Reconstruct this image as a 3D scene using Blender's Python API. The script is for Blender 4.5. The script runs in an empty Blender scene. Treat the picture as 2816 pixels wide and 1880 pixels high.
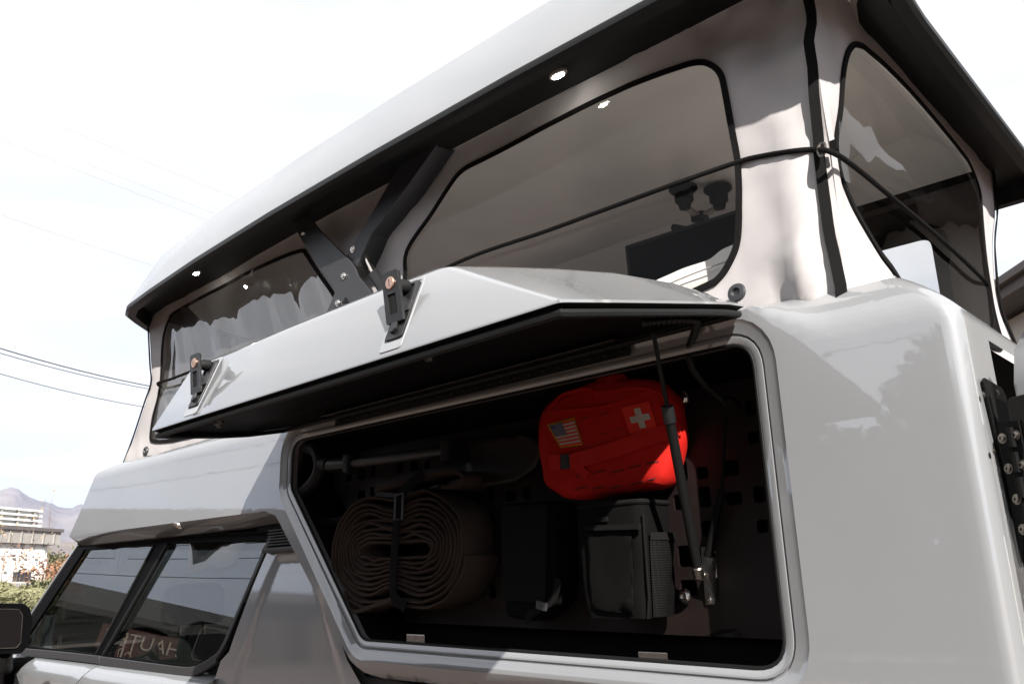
import bpy, bmesh, math, random
from mathutils import Vector, Matrix, noise
from mathutils.geometry import delaunay_2d_cdt
random.seed(7)
R_ = math.radians
scene = bpy.context.scene
col = scene.collection

# ---------------------------------------------------------------- camera
FPX = 2287.6                      # focal length in pixels of a 2816 px wide frame
AX = Vector((0.72303612, -0.20896665, -0.65844643))   # truck axis X (to the rear) in camera space (right, down, forward)
AY = Vector((0.6902156, 0.17898761, 0.70111758))
AZ = Vector((-0.02865644, -0.96140334, 0.27364655))
CAM = Vector((0.0, -1.3, 1.6))
cd = bpy.data.cameras.new('camera'); cam = bpy.data.objects.new('camera', cd); col.objects.link(cam)
cd.sensor_width = 36.0; cd.lens = 36.0 * FPX / 2816.0; cd.clip_start = 0.02; cd.clip_end = 30000
cx = Vector((AX[0], AY[0], AZ[0])); cy = -Vector((AX[1], AY[1], AZ[1])); cz = -Vector((AX[2], AY[2], AZ[2]))
cam.matrix_world = Matrix(((cx.x, cy.x, cz.x, CAM.x), (cx.y, cy.y, cz.y, CAM.y), (cx.z, cy.z, cz.z, CAM.z), (0, 0, 0, 1)))
scene.camera = cam

# ---------------------------------------------------------------- sky and sun
SUN_TO = Vector((1.67, -1.0, 1.3)).normalized()
elev = math.asin(SUN_TO.z); rot = math.atan2(SUN_TO.x, SUN_TO.y)
w = bpy.data.worlds.new('World'); scene.world = w; w.use_nodes = True
nt = w.node_tree; nt.nodes.clear()
out = nt.nodes.new('ShaderNodeOutputWorld'); bg = nt.nodes.new('ShaderNodeBackground')
sky = nt.nodes.new('ShaderNodeTexSky'); sky.sky_type = 'NISHITA'; sky.sun_disc = False
sky.sun_elevation = elev; sky.sun_rotation = rot; sky.air_density = 1.0; sky.dust_density = 1.2
tc = nt.nodes.new('ShaderNodeTexCoord')
mp = nt.nodes.new('ShaderNodeMapping'); mp.inputs['Scale'].default_value = (1.0, 1.0, 4.5)
ns = nt.nodes.new('ShaderNodeTexNoise'); ns.inputs['Scale'].default_value = 2.2; ns.inputs['Detail'].default_value = 6; ns.inputs['Roughness'].default_value = .55
rmp = nt.nodes.new('ShaderNodeValToRGB'); rmp.color_ramp.elements[0].position = .40; rmp.color_ramp.elements[1].position = .60
rmp.color_ramp.elements[0].color = (.0,.0,.0,1); rmp.color_ramp.elements[1].color = (1,1,1,1)
sep = nt.nodes.new('ShaderNodeSeparateXYZ')
mr = nt.nodes.new('ShaderNodeMapRange'); mr.inputs[1].default_value = .10; mr.inputs[2].default_value = .34; mr.inputs[3].default_value = 0.84; mr.inputs[4].default_value = .95
mx = nt.nodes.new('ShaderNodeMath'); mx.operation = 'MAXIMUM'
mul = nt.nodes.new('ShaderNodeVectorMath'); mul.operation = 'SCALE'; mul.inputs['Scale'].default_value = .055
mix = nt.nodes.new('ShaderNodeMix'); mix.data_type = 'RGBA'
# thin high overcast: bright white veil, slightly grey in places
ns2 = nt.nodes.new('ShaderNodeTexNoise'); ns2.inputs['Scale'].default_value = 3.5; ns2.inputs['Detail'].default_value = 4
r2 = nt.nodes.new('ShaderNodeValToRGB'); r2.color_ramp.elements[0].position = .35; r2.color_ramp.elements[1].position = .65
r2.color_ramp.elements[0].color = (.385, .395, .408, 1); r2.color_ramp.elements[1].color = (.46, .46, .46, 1)
L = nt.links.new
L(tc.outputs['Generated'], mp.inputs['Vector']); L(mp.outputs[0], ns.inputs['Vector']); L(ns.outputs['Fac'], rmp.inputs[0])
L(mp.outputs[0], ns2.inputs['Vector']); L(ns2.outputs['Fac'], r2.inputs[0])
L(tc.outputs['Generated'], sep.inputs[0]); L(sep.outputs['Z'], mr.inputs[0]); L(rmp.outputs[0], mx.inputs[0]); L(mr.outputs[0], mx.inputs[1])
L(sky.outputs[0], mul.inputs[0]); L(mx.outputs[0], mix.inputs['Factor']); L(mul.outputs[0], mix.inputs['A']); L(r2.outputs[0], mix.inputs['B'])
L(mix.outputs['Result'], bg.inputs[0]); bg.inputs[1].default_value = 1.0; L(bg.outputs[0], out.inputs[0])
sd = bpy.data.lights.new('sun', 'SUN'); so = bpy.data.objects.new('sun', sd); col.objects.link(so)
sd.energy = 5.0; sd.angle = R_(0.6); sd.color = (1.0, .955, .90)
so.rotation_euler = (-SUN_TO).to_track_quat('-Z', 'Y').to_euler()
vs = scene.view_settings; vs.view_transform = 'Standard'; vs.look = 'None'; vs.exposure = 1.4; vs.gamma = 1.0; vs.use_curve_mapping = False
scene.cycles.max_bounces = 8; scene.cycles.transparent_max_bounces = 16; scene.cycles.caustics_reflective = False; scene.cycles.caustics_refractive = False

# ---------------------------------------------------------------- materials
def mat(name, base, rough=.5, metal=0., coat=0., spec=.5, bump=None, vary=None, emit=None, sheen=0., aniso=None):
    """bump = (scale, strength[, detail]); vary = (scale, amount)"""
    m = bpy.data.materials.new(name); m.use_nodes = True; n = m.node_tree; b = n.nodes['Principled BSDF']
    b.inputs['Base Color'].default_value = (*base, 1); b.inputs['Roughness'].default_value = rough; b.inputs['Metallic'].default_value = metal
    b.inputs['Specular IOR Level'].default_value = spec
    if coat: b.inputs['Coat Weight'].default_value = coat; b.inputs['Coat IOR'].default_value = 2.0; b.inputs['Coat Roughness'].default_value = .015
    if sheen: b.inputs['Sheen Weight'].default_value = sheen
    t = n.nodes.new('ShaderNodeTexCoord')
    if vary:
        q = n.nodes.new('ShaderNodeTexNoise'); q.inputs['Scale'].default_value = vary[0]; q.inputs['Detail'].default_value = 6
        n.links.new(t.outputs['Object'], q.inputs['Vector'])
        c = n.nodes.new('ShaderNodeValToRGB'); k = vary[1]
        c.color_ramp.elements[0].position = .3; c.color_ramp.elements[1].position = .7
        c.color_ramp.elements[0].color = (*[x*(1-k) for x in base], 1); c.color_ramp.elements[1].color = (*[min(1, x*(1+k)) for x in base], 1)
        n.links.new(q.outputs['Fac'], c.inputs[0]); n.links.new(c.outputs[0], b.inputs['Base Color'])
        if len(vary) > 2:
            r = n.nodes.new('ShaderNodeMapRange'); r.inputs[3].default_value = max(0, rough-vary[2]); r.inputs[4].default_value = rough+vary[2]
            n.links.new(q.outputs['Fac'], r.inputs[0]); n.links.new(r.outputs[0], b.inputs['Roughness'])
    if bump:
        q = n.nodes.new('ShaderNodeTexNoise'); q.inputs['Scale'].default_value = bump[0]; q.inputs['Detail'].default_value = bump[2] if len(bump) > 2 else 3
        n.links.new(t.outputs['Object'], q.inputs['Vector'])
        bb = n.nodes.new('ShaderNodeBump'); bb.inputs['Strength'].default_value = bump[1]; bb.inputs['Distance'].default_value = bump[3] if len(bump) > 3 else .002
        n.links.new(q.outputs['Fac'], bb.inputs['Height']); n.links.new(bb.outputs[0], b.inputs['Normal'])
        if coat: n.links.new(bb.outputs[0], b.inputs['Coat Normal'])
    if emit: b.inputs['Emission Color'].default_value = (*emit[0], 1); b.inputs['Emission Strength'].default_value = emit[1]
    return m

def weave(name, base, scale=900, strength=.25, rough=.85, trans=0.0, vary=.06):
    m = mat(name, base, rough, spec=.14 if max(base) > .06 else .04, vary=(9, vary)); n = m.node_tree; b = n.nodes['Principled BSDF']
    t = n.nodes.new('ShaderNodeTexCoord')
    acc = []
    for ax in ('X', 'Z'):
        wv = n.nodes.new('ShaderNodeTexWave'); wv.bands_direction = ax; wv.inputs['Scale'].default_value = scale/6; wv.inputs['Distortion'].default_value = .6
        n.links.new(t.outputs['Object'], wv.inputs['Vector']); acc.append(wv)
    nz = n.nodes.new('ShaderNodeTexNoise'); nz.inputs['Scale'].default_value = 38; nz.inputs['Detail'].default_value = 5; n.links.new(t.outputs['Object'], nz.inputs['Vector'])
    a = n.nodes.new('ShaderNodeMath'); a.operation = 'ADD'; n.links.new(acc[0].outputs['Fac'], a.inputs[0]); n.links.new(acc[1].outputs['Fac'], a.inputs[1])
    a2 = n.nodes.new('ShaderNodeMath'); a2.operation = 'MULTIPLY_ADD'; a2.inputs[1].default_value = .35; n.links.new(a.outputs[0], a2.inputs[0]); n.links.new(nz.outputs['Fac'], a2.inputs[2])
    bb = n.nodes.new('ShaderNodeBump'); bb.inputs['Strength'].default_value = strength; bb.inputs['Distance'].default_value = .0015
    n.links.new(a2.outputs[0], bb.inputs['Height']); n.links.new(bb.outputs[0], b.inputs['Normal'])
    if trans:
        o = n.nodes['Material Output']; tr = n.nodes.new('ShaderNodeBsdfTranslucent'); tr.inputs[0].default_value = (*base, 1)
        ms = n.nodes.new('ShaderNodeMixShader'); ms.inputs[0].default_value = trans
        n.links.new(b.outputs[0], ms.inputs[1]); n.links.new(tr.outputs[0], ms.inputs[2]); n.links.new(ms.outputs[0], o.inputs['Surface'])
    return m

def film(name, tint, rough=.02, ior=1.5, bump=None, haze=0.0, dirt=None):
    """thin transparent sheet: sees through, reflects by Fresnel; haze adds a bit of diffuse"""
    m = bpy.data.materials.new(name); m.use_nodes = True; n = m.node_tree; n.nodes.clear()
    o = n.nodes.new('ShaderNodeOutputMaterial'); f = n.nodes.new('ShaderNodeFresnel'); f.inputs[0].default_value = ior
    t = n.nodes.new('ShaderNodeBsdfTransparent'); t.inputs[0].default_value = (*tint, 1)
    g = n.nodes.new('ShaderNodeBsdfGlossy'); g.inputs['Roughness'].default_value = rough
    ms = n.nodes.new('ShaderNodeMixShader'); last = t
    if haze:
        d = n.nodes.new('ShaderNodeBsdfDiffuse'); d.inputs[0].default_value = (.55, .53, .5, 1)
        mh = n.nodes.new('ShaderNodeMixShader'); mh.inputs[0].default_value = haze
        n.links.new(t.outputs[0], mh.inputs[1]); n.links.new(d.outputs[0], mh.inputs[2]); last = mh
    gm = n.nodes.new('ShaderNodeNewGeometry'); sw = n.nodes.new('ShaderNodeMapRange'); sw.inputs[3].default_value = ior; sw.inputs[4].default_value = 1/ior
    n.links.new(gm.outputs['Backfacing'], sw.inputs[0]); n.links.new(sw.outputs[0], f.inputs[0])
    n.links.new(f.outputs[0], ms.inputs[0]); n.links.new(last.outputs[0], ms.inputs[1]); n.links.new(g.outputs[0], ms.inputs[2]); n.links.new(ms.outputs[0], o.inputs[0])
    if bump:
        tc_ = n.nodes.new('ShaderNodeTexCoord'); mpn = n.nodes.new('ShaderNodeMapping'); mpn.inputs['Scale'].default_value = bump[2]
        q = n.nodes.new('ShaderNodeTexNoise'); q.inputs['Scale'].default_value = bump[0]; q.inputs['Detail'].default_value = 2
        bb = n.nodes.new('ShaderNodeBump'); bb.inputs['Strength'].default_value = bump[1]; bb.inputs['Distance'].default_value = .01
        n.links.new(tc_.outputs['Object'], mpn.inputs[0]); n.links.new(mpn.outputs[0], q.inputs['Vector']); n.links.new(q.outputs['Fac'], bb.inputs['Height'])
        n.links.new(bb.outputs[0], g.inputs['Normal']); n.links.new(bb.outputs[0], f.inputs['Normal'])
    return m

def grime(m):
    """dust film and fine wipe marks: uneven coat gloss"""
    n = m.node_tree; b = n.nodes['Principled BSDF']; t = n.nodes.new('ShaderNodeTexCoord'); mpg = n.nodes.new('ShaderNodeMapping'); mpg.inputs['Scale'].default_value = (3, 3, 9); mpg.inputs['Rotation'].default_value = (0, .5, 0)
    a = n.nodes.new('ShaderNodeTexNoise'); a.inputs['Scale'].default_value = 4; a.inputs['Detail'].default_value = 9; a.inputs['Roughness'].default_value = .7
    r = n.nodes.new('ShaderNodeMapRange'); r.inputs[1].default_value = .42; r.inputs[2].default_value = .75; r.inputs[3].default_value = .012; r.inputs[4].default_value = .07
    n.links.new(t.outputs['Object'], mpg.inputs[0]); n.links.new(mpg.outputs[0], a.inputs['Vector']); n.links.new(a.outputs['Fac'], r.inputs[0]); n.links.new(r.outputs[0], b.inputs['Coat Roughness'])
M = {}
M['paint'] = mat('light grey gelcoat', (.203, .208, .214), .38, coat=1.0, bump=(26, .05, 2, .002), vary=(3.1, .03)); grime(M['paint'])
M['cabpaint'] = mat('pale grey car paint', (.203, .209, .217), .30, coat=1.0, bump=(900, .01)); grime(M['cabpaint'])
M['black'] = mat('satin black metal', (.010, .010, .0105), .38, spec=.35, bump=(1400, .12), vary=(30, .15, .06))
M['armblack'] = mat('powder coated black', (.022, .022, .024), .42, bump=(1800, .2))
M['rim'] = mat('black rubber rim', (.006, .006, .006), .45, spec=.18, bump=(500, .1))
M['rubber'] = mat('matte rubber', (.007, .007, .007), .6, spec=.2, bump=(700, .2))
M['panel'] = mat('dark brown black panel', (.010, .0065, .006), .45, spec=.22, bump=(1500, .15), vary=(12, .2, .05))
M['liner'] = mat('black hatch liner', (.0035, .0035, .0035), .6, spec=.08, bump=(900, .4), vary=(15, .25))
M['carpet'] = mat('black box lining', (.005, .0048, .0046), .9, spec=.1, bump=(1500, .6))
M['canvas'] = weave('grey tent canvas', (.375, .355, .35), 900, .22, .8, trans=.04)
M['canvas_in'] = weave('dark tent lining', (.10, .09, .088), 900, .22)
M['webbing'] = weave('black binding tape', (.009, .0085, .0085), 2600, .5, .8)
M['ceiling'] = mat('grey roof liner', (.74, .725, .70), .25, bump=(60, .06), vary=(4, .06))
M['dsteel'] = mat('dull dark steel', (.20, .18, .16), .35, metal=1., vary=(60, .12, .08))
M['steel'] = mat('stainless steel', (.62, .60, .57), .22, metal=1., bump=(300, .05), vary=(60, .12, .08))
M['copper'] = mat('coppery lock face', (.66, .42, .32), .32, metal=1., vary=(150, .12, .1))
M['chrome'] = mat('polished rod', (.85, .78, .68), .12, metal=1.)
M['led'] = mat('lit lamp lens', (.9, .9, .85), .3, emit=((1.0, .97, .88), 60))
M['ledh'] = mat('lamp housing', (.35, .3, .26), .3)
M['film'] = film('clear vinyl window', (.88, .87, .85), .015, 1.22, haze=.0)
M['vinyl'] = film('wrinkled clear vinyl', (.62, .60, .58), .02, 2.5, haze=.09)
M['glass'] = film('tinted cab glass', (.24, .27, .265), .004, 2.3, bump=(1.1, .025, (1, 1, 1)))

# ---------------------------------------------------------------- helpers
def ray(px, py):
    d = Vector((px - 1408, py - 940, FPX))
    return Vector((AX.dot(d), AY.dot(d), AZ.dot(d))).normalized()
def PY(px, py, y=0.): d = ray(px, py); return CAM + d*((y - CAM.y)/d.y)
def PZ(px, py, z): d = ray(px, py); return CAM + d*((z - CAM.z)/d.z)
def PX(px, py, x): d = ray(px, py); return CAM + d*((x - CAM.x)/d.x)
def PD(px, py, dist):                                  # point at a horizontal distance from the viewpoint
    d = ray(px, py); return CAM + d*(dist/math.hypot(d.x, d.y))
def PP(px, py, q, n): d = ray(px, py); return CAM + d*((q - CAM).dot(n)/d.dot(n))

def tag(o, label=None, cat=None, group=None, kind=None):
    if label: o['label'] = label
    if cat: o['category'] = cat
    if group: o['group'] = group
    if kind: o['kind'] = kind
    return o
def thing(name, label, cat, loc=(0, 0, 0), group=None):
    o = bpy.data.objects.new(name, None); col.objects.link(o); o.location = loc; o.empty_display_size = .1
    return tag(o, label, cat, group)
def link(o, parent):
    col.objects.link(o)
    if parent is not None:
        o.parent = parent
        if parent.type == 'EMPTY': o.matrix_parent_inverse = Matrix.Translation(-Vector(parent.location))
    return o
def mk(name, verts, faces, m, parent=None, smooth=False, bevel=0., seg=2, solid=0., sub=0, angle=35):
    me = bpy.data.meshes.new(name); me.from_pydata([tuple(v) for v in verts], [], [tuple(f) for f in faces]); me.update()
    return fin(name, me, m, parent, smooth, bevel, seg, solid, sub, angle)
def fin(name, me, m, parent, smooth=False, bevel=0., seg=2, solid=0., sub=0, angle=35):
    b = bmesh.new(); b.from_mesh(me); bmesh.ops.recalc_face_normals(b, faces=b.faces); b.to_mesh(me); b.free()
    ms = m if isinstance(m, (list, tuple)) else [m]
    for q in ms: me.materials.append(M[q] if isinstance(q, str) else q)
    if smooth:
        for p in me.polygons: p.use_smooth = True
        if angle and hasattr(me, 'set_sharp_from_angle'): me.set_sharp_from_angle(angle=R_(angle))
    o = bpy.data.objects.new(name, me)
    if solid: q = o.modifiers.new('solid', 'SOLIDIFY'); q.thickness = solid; q.offset = 0
    if bevel: q = o.modifiers.new('bevel', 'BEVEL'); q.width = bevel; q.segments = seg; q.limit_method = 'ANGLE'; q.angle_limit = R_(30)
    if sub: q = o.modifiers.new('sub', 'SUBSURF'); q.levels = sub; q.render_levels = sub
    return link(o, parent)

def box_data(c, s, rot=None):
    c = Vector(c); v = []
    for dx in (-.5, .5):
        for dy in (-.5, .5):
            for dz in (-.5, .5):
                p = Vector((dx*s[0], dy*s[1], dz*s[2]))
                v.append(c + (rot @ p if rot else p))
    return v, [(0, 1, 3, 2), (4, 6, 7, 5), (0, 4, 5, 1), (2, 3, 7, 6), (0, 2, 6, 4), (1, 5, 7, 3)]
def box(name, c, s, m, parent=None, rot=None, bevel=.003, smooth=False):
    v, f = box_data(c, s, rot); return mk(name, v, f, m, parent, smooth, bevel)
def frame_rot(d, up=Vector((0, 0, 1))):
    """rotation whose local Z runs along d"""
    d = Vector(d).normalized(); x = up.cross(d)
    if x.length < 1e-4: x = Vector((1, 0, 0))
    x.normalize(); y = d.cross(x); return Matrix((x, y, d)).transposed()
def tube_data(pts, r, n=10, cap=True):
    pts = [Vector(p) for p in pts]; rs = r if isinstance(r, (list, tuple)) else [r]*len(pts)
    v, f = [], []; N = len(pts); t0 = (pts[1]-pts[0]).normalized(); a = t0.orthogonal().normalized()
    for i, p in enumerate(pts):
        t = (pts[min(i+1, N-1)] - pts[max(i-1, 0)]).normalized(); a = (a - t*a.dot(t)).normalized(); b = t.cross(a)
        for k in range(n):
            g = 2*math.pi*k/n; v.append(p + (a*math.cos(g) + b*math.sin(g))*rs[i])
    for i in range(N-1):
        for k in range(n): f.append((i*n+k, i*n+(k+1) % n, (i+1)*n+(k+1) % n, (i+1)*n+k))
    if cap: f += [tuple(range(n))[::-1], tuple((N-1)*n+k for k in range(n))]
    return v, f
def tube(name, pts, r, m, parent=None, n=10): v, f = tube_data(pts, r, n); return mk(name, v, f, m, parent, True)
def lathe_data(profile, c, axis, n=16):
    """profile = [(radius, height)], spun about axis through c"""
    rot = frame_rot(axis); c = Vector(c); v, f = [], []
    for r, h in profile:
        for k in range(n): g = 2*math.pi*k/n; v.append(c + rot @ Vector((r*math.cos(g), r*math.sin(g), h)))
    for i in range(len(profile)-1):
        for k in range(n): f.append((i*n+k, i*n+(k+1) % n, (i+1)*n+(k+1) % n, (i+1)*n+k))
    f += [tuple(range(n))[::-1], tuple((len(profile)-1)*n+k for k in range(n))]
    return v, f
def lathe(name, profile, c, axis, m, parent=None, n=16): v, f = lathe_data(profile, c, axis, n); return mk(name, v, f, m, parent, True)
def join(*ds):
    V, F = [], []
    for v, f in ds:
        k = len(V); V += list(v); F += [tuple(i+k for i in q) for q in f]
    return V, F
def prism_data(poly, fn, t0, t1):
    """poly in 2D, fn(a, b, t) -> 3D"""
    n = len(poly); v = [fn(a, b, t0) for a, b in poly] + [fn(a, b, t1) for a, b in poly]
    f = [tuple(range(n)), tuple(range(2*n-1, n-1, -1))] + [(i, (i+1) % n, n+(i+1) % n, n+i) for i in range(n)]
    return v, f
def rpoly(pts, r, n=6):
    """polygon with rounded corners; r a number or list"""
    o = []; N = len(pts); rs = r if isinstance(r, (list, tuple)) else [r]*N
    for i, p in enumerate(pts):
        p = Vector(p); a = (Vector(pts[i-1]) - p); b = (Vector(pts[(i+1) % N]) - p); r_ = rs[i]
        if r_ <= 0: o.append(tuple(p)); continue
        an = a.angle(b); d = min(r_/math.tan(an/2), a.length*.48, b.length*.48)
        p0, p1 = p + a.normalized()*d, p + b.normalized()*d
        for k in range(n+1):
            t = k/n; o.append(tuple(p0*(1-t)**2 + p*2*t*(1-t) + p1*t*t))
    return o
def catmull(pts, n=6, closed=True):
    o = []; N = len(pts); P_ = [Vector(p) for p in pts]
    for i in range(N if closed else N-1):
        if closed: a, b, c, d = P_[i-1], P_[i], P_[(i+1) % N], P_[(i+2) % N]
        else: a, b, c, d = P_[max(i-1, 0)], P_[i], P_[i+1], P_[min(i+2, N-1)]
        for k in range(n):
            t = k/n; o.append(.5*((2*b) + (c-a)*t + (2*a-5*b+4*c-d)*t*t + (3*b-a-3*c+d)*t**3))
    if not closed: o.append(P_[-1])
    return o
def area2(poly): return sum(poly[i-1][0]*poly[i][1] - poly[i][0]*poly[i-1][1] for i in range(len(poly)))
def offset(poly, d):
    """grow a 2D polygon outwards by d"""
    N = len(poly); s = 1 if area2(poly) > 0 else -1; o = []
    for i in range(N):
        p, a, b = Vector(poly[i]), Vector(poly[i-1]), Vector(poly[(i+1) % N])
        e1, e2 = (p-a), (b-p)
        if e1.length < 1e-9: e1 = e2
        if e2.length < 1e-9: e2 = e1
        e1.normalize(); e2.normalize(); n1 = Vector((e1.y, -e1.x))*s; n2 = Vector((e2.y, -e2.x))*s
        m_ = n1+n2; m_ = m_/max(.35, m_.length_squared/2); o.append((p.x+m_.x*d, p.y+m_.y*d))
    return o
def inside(p, poly):
    x, y = p; c = False; j = len(poly)-1
    for i in range(len(poly)):
        xi, yi = poly[i]; xj, yj = poly[j]
        if (yi > y) != (yj > y) and x < (xj-xi)*(y-yi)/(yj-yi)+xi: c = not c
        j = i
    return c
def resample(poly, step):
    o = []
    for i in range(len(poly)):
        a, b = Vector(poly[i]), Vector(poly[(i+1) % len(poly)]); k = max(1, int((b-a).length/step))
        for j in range(k): o.append(tuple(a.lerp(b, j/k)))
    return o
def sheet(outer, holes, step, fn):
    """triangulated sheet with holes, mapped to 3D with fn(u, v)"""
    loops = [resample(outer, step)] + [resample(h, step) for h in holes]
    vs_, es = [], []
    for lp in loops:
        k = len(vs_); vs_ += [Vector(p) for p in lp]; es += [(k+i, k+(i+1) % len(lp)) for i in range(len(lp))]
    us = [p[0] for p in outer]; ws = [p[1] for p in outer]
    u = min(us)+step*.5; row = 0
    rnd = random.Random(3)
    while u < max(us):
        v = min(ws)+step*(.5 if row % 2 else .25)
        while v < max(ws):
            q = (u+rnd.uniform(-.15, .15)*step, v+rnd.uniform(-.15, .15)*step)
            if inside(q, outer) and not any(inside(q, h) for h in holes): vs_.append(Vector(q))
            v += step
        u += step*.9; row += 1
    r = delaunay_2d_cdt(vs_, es, [], 0, 1e-6); V2, F = r[0], r[2]
    keep = []
    for f in F:
        c = sum((V2[i] for i in f), Vector((0, 0)))/len(f)
        if inside(c, loops[0]) and not any(inside(c, h) for h in loops[1:]): keep.append(tuple(f))
    used = sorted({i for f in keep for i in f}); mp_ = {j: i for i, j in enumerate(used)}
    return [fn(V2[i].x, V2[i].y) for i in used], [tuple(mp_[i] for i in f) for f in keep]
def loops_faces(N, n, closed=True):
    f = []
    for i in range(N-1):
        for k in range(n if closed else n-1): f.append((i*n+k, i*n+(k+1) % n, (i+1)*n+(k+1) % n, (i+1)*n+k))
    return f
def sstep(a, b, x): t = max(0., min(1., (x-a)/(b-a))); return t*t*(3-2*t)
def nz(x, y, z=0.): return noise.noise(Vector((x, y, z)))
def strip_data(pts, wdt, th, nrm):
    """flat tape along pts; nrm = outward direction (or list)"""
    pts = [Vector(p) for p in pts]; v, f = [], []; N = len(pts)
    for i, p in enumerate(pts):
        t = (pts[min(i+1, N-1)]-pts[max(i-1, 0)]).normalized(); n_ = Vector(nrm[i] if isinstance(nrm, list) else nrm); n_ = (n_-t*n_.dot(t)).normalized(); s = t.cross(n_)
        v += [p+s*wdt/2-n_*th*.5, p+s*wdt/2+n_*th*.5, p-s*wdt/2+n_*th*.5, p-s*wdt/2-n_*th*.5]
    f = loops_faces(N, 4); f += [(0, 1, 2, 3), (4*N-1, 4*N-2, 4*N-3, 4*N-4)]
    return v, f
def bolt(name, c, axis, r, m, parent, h=None):
    h = h or r*.6
    v, f = lathe_data([(r*1.35, 0), (r*1.35, h*.25), (r, h*.3), (r, h*.75), (r*.8, h), (r*.42, h), (r*.42, h*.55)], c, axis, 14)
    return mk(name, v, f, m, parent, True, angle=30)

# ================================================================ GROUND
gv = [(-9000, -9000, 0), (9000, -9000, 0), (9000, 9000, 0), (-9000, 9000, 0)]
M['asphalt'] = mat('brown gravelly paving', (.085, .062, .050), .9, bump=(40, .4), vary=(.8, .12))
tag(mk('ground', gv, [(0, 1, 2, 3)], 'asphalt'), kind='structure')

# ================================================================ CAMPER
camper = thing('truck_camper', 'light grey pop top camper with its side storage hatch propped open, riding on the pickup', 'camper', (-2.0, .68, 1.4))
YF = 1.36                                     # far side of the camper

# storage opening, inner edge (x, z), flange just behind the skin
OPEN = rpoly([(-.656, 1.989), (-.656, 1.449), (-1.766, 1.467), (-2.118, 1.868), (-2.118, 2.003)], [.05, .055, .05, .05, .05], 7)
O1 = offset(OPEN, .016); O2 = offset(OPEN, .022); O3 = offset(OPEN, .046); O4 = offset(OPEN, .060)
XC, RC = -.348, .028                           # rear corner start and radius
def s_top(x): return 2.098 - .045*sstep(-1.2, -.42, x)
def skin(u, s):
    """side skin unrolled: u along the truck, s up; rolls in at the top, round the rear corner and under at the bottom"""
    s1 = s_top(min(u, XC)); s0 = 2.048 - .085*sstep(-.66, -.50, u); arc = RC*math.pi/2
    t = max(0., (s-s0)/(s1-s0)); th = max(0., min(1., (u-XC)/arc))*math.pi/2; wgt = math.sin(th)
    x = min(u, XC) + RC*math.sin(th); y = RC*(1-math.cos(th)) + max(0., u-XC-arc)
    roll = t*t*.055; x -= sstep(-.62, XC, u)*(.09*t**1.3); y += roll
    if s < 1.425 and u < XC+arc: q = (1.425-s)/.05; y += .035*q*q
    y += .012*sstep(1.75, 1.40, s)*(1-wgt)*0
    return Vector((x, y, s))
arc = RC*math.pi/2; ue = XC+arc
Of = [p for p in O4]
# left lower edge of the skin follows the frame down to the bottom
left = [p for p in Of if p[0] < -1.70 and p[1] < 1.80]; left.sort(key=lambda p: -p[1])
left = [p for p in left if p[1] > 1.45]
UG = XC-.06
outer = [(-3.782, 1.822), (-2.6, 1.815), (-2.235, 1.812), (-2.175, 1.795)] + [(p[0]-.012, p[1]) for p in left] + [(-1.80, 1.42), (-1.76, 1.392), (-1.70, 1.38), (-1.0, 1.375)] + [(UG, 1.375+(2.053-1.375)*i/48) for i in range(49)]
outer += [(x, s_top(x)) for x in (-.5, -.6, -.7, -.85, -1.0, -1.2, -1.6, -2.2, -2.9, -3.3)] + [(-3.40, 2.088), (-3.563, 2.061), (-3.674, 1.93)]
v, f = sheet(outer, [O3], .018, skin)
us = [UG+.06*i/4 for i in range(4)] + [XC+arc*i/8 for i in range(9)] + [ue+.11*i/4 for i in range(1, 5)]; ss = [1.375+(2.053-1.375)*i/48 for i in range(49)]
gv_, gf_ = [skin(u, s) for u in us for s in ss], loops_faces(len(us), 49, False)
us2 = [ue+.11+i*.11 for i in range(10)]; ss2 = [s for s in ss if s > 1.93]
gv2, gf2 = [skin(u, s) for u in us2 for s in ss2], loops_faces(len(us2), len(ss2), False)
v, f = join((v, f), (gv_, gf_), (gv2, gf2))
k = len(v); n = len(O3)
# recessed flange round the opening
lo = [[(p, y) for p in offset(OPEN, d)] for d, y in ((.046, 0), (.042, .0022), (.036, .0042), (.021, .0075), (.0195, .0125), (.0175, .0125), (.016, .0085), (.004, .0095), (.0, .013), (.0, .03))]
v2 = []
for lp in lo:
    for p, y in lp: q = skin(*p); v2.append(Vector((q.x, max(q.y, 0)*.3 + y, q.z)))
# keep the outermost ring on the skin itself
for i, p in enumerate(O3): v2[i] = skin(*p)
body = mk('body', v, f, 'paint', camper, True, angle=50)
tag(body, 'glossy light grey camper side with rounded shoulder')
mk('hatch_frame', v2, loops_faces(len(lo), n), 'paint', camper, True, angle=40)
# nose, deck, underside of the cab-over
nose = []
for t in [i/12 for i in range(13)]:
    y = .0 + t*YF; b = math.sin(math.pi*t)**.7*.22
    nose.append([Vector((-3.555-b, max(.055, min(YF-.055, y)), 2.062)), Vector((-3.675-b, y, 1.93)), Vector((-3.782-b, y, 1.822)), Vector((-3.772-b, max(.03, min(YF-.03, y)), 1.800)), Vector((-3.70-b, max(.07, min(YF-.07, y)), 1.785))])
mk('nose', [p for r in nose for p in r], [(i*5+j, i*5+j+1, (i+1)*5+j+1, (i+1)*5+j) for i in range(12) for j in range(4)], 'paint', camper, True)
under = []
for x in (-3.782, -3.6, -3.2, -2.8, -2.5, -2.235, -2.175, -2.12): 
    z = 1.822-.007*sstep(-3.782, -2.6, x) if x < -2.2 else (1.795 if x < -2.15 else 1.755)
    if x < -2.3: z2, z3 = z-.034, z-.036
    else: z2, z3 = z-.036, z-.04
    under.append([Vector((x, .0005, z)), Vector((x, .008, z-.006)), Vector((x, .05, z2)), Vector((x, .10, z3)), Vector((x, YF-.05, z3)), Vector((x, YF, z))])
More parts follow.
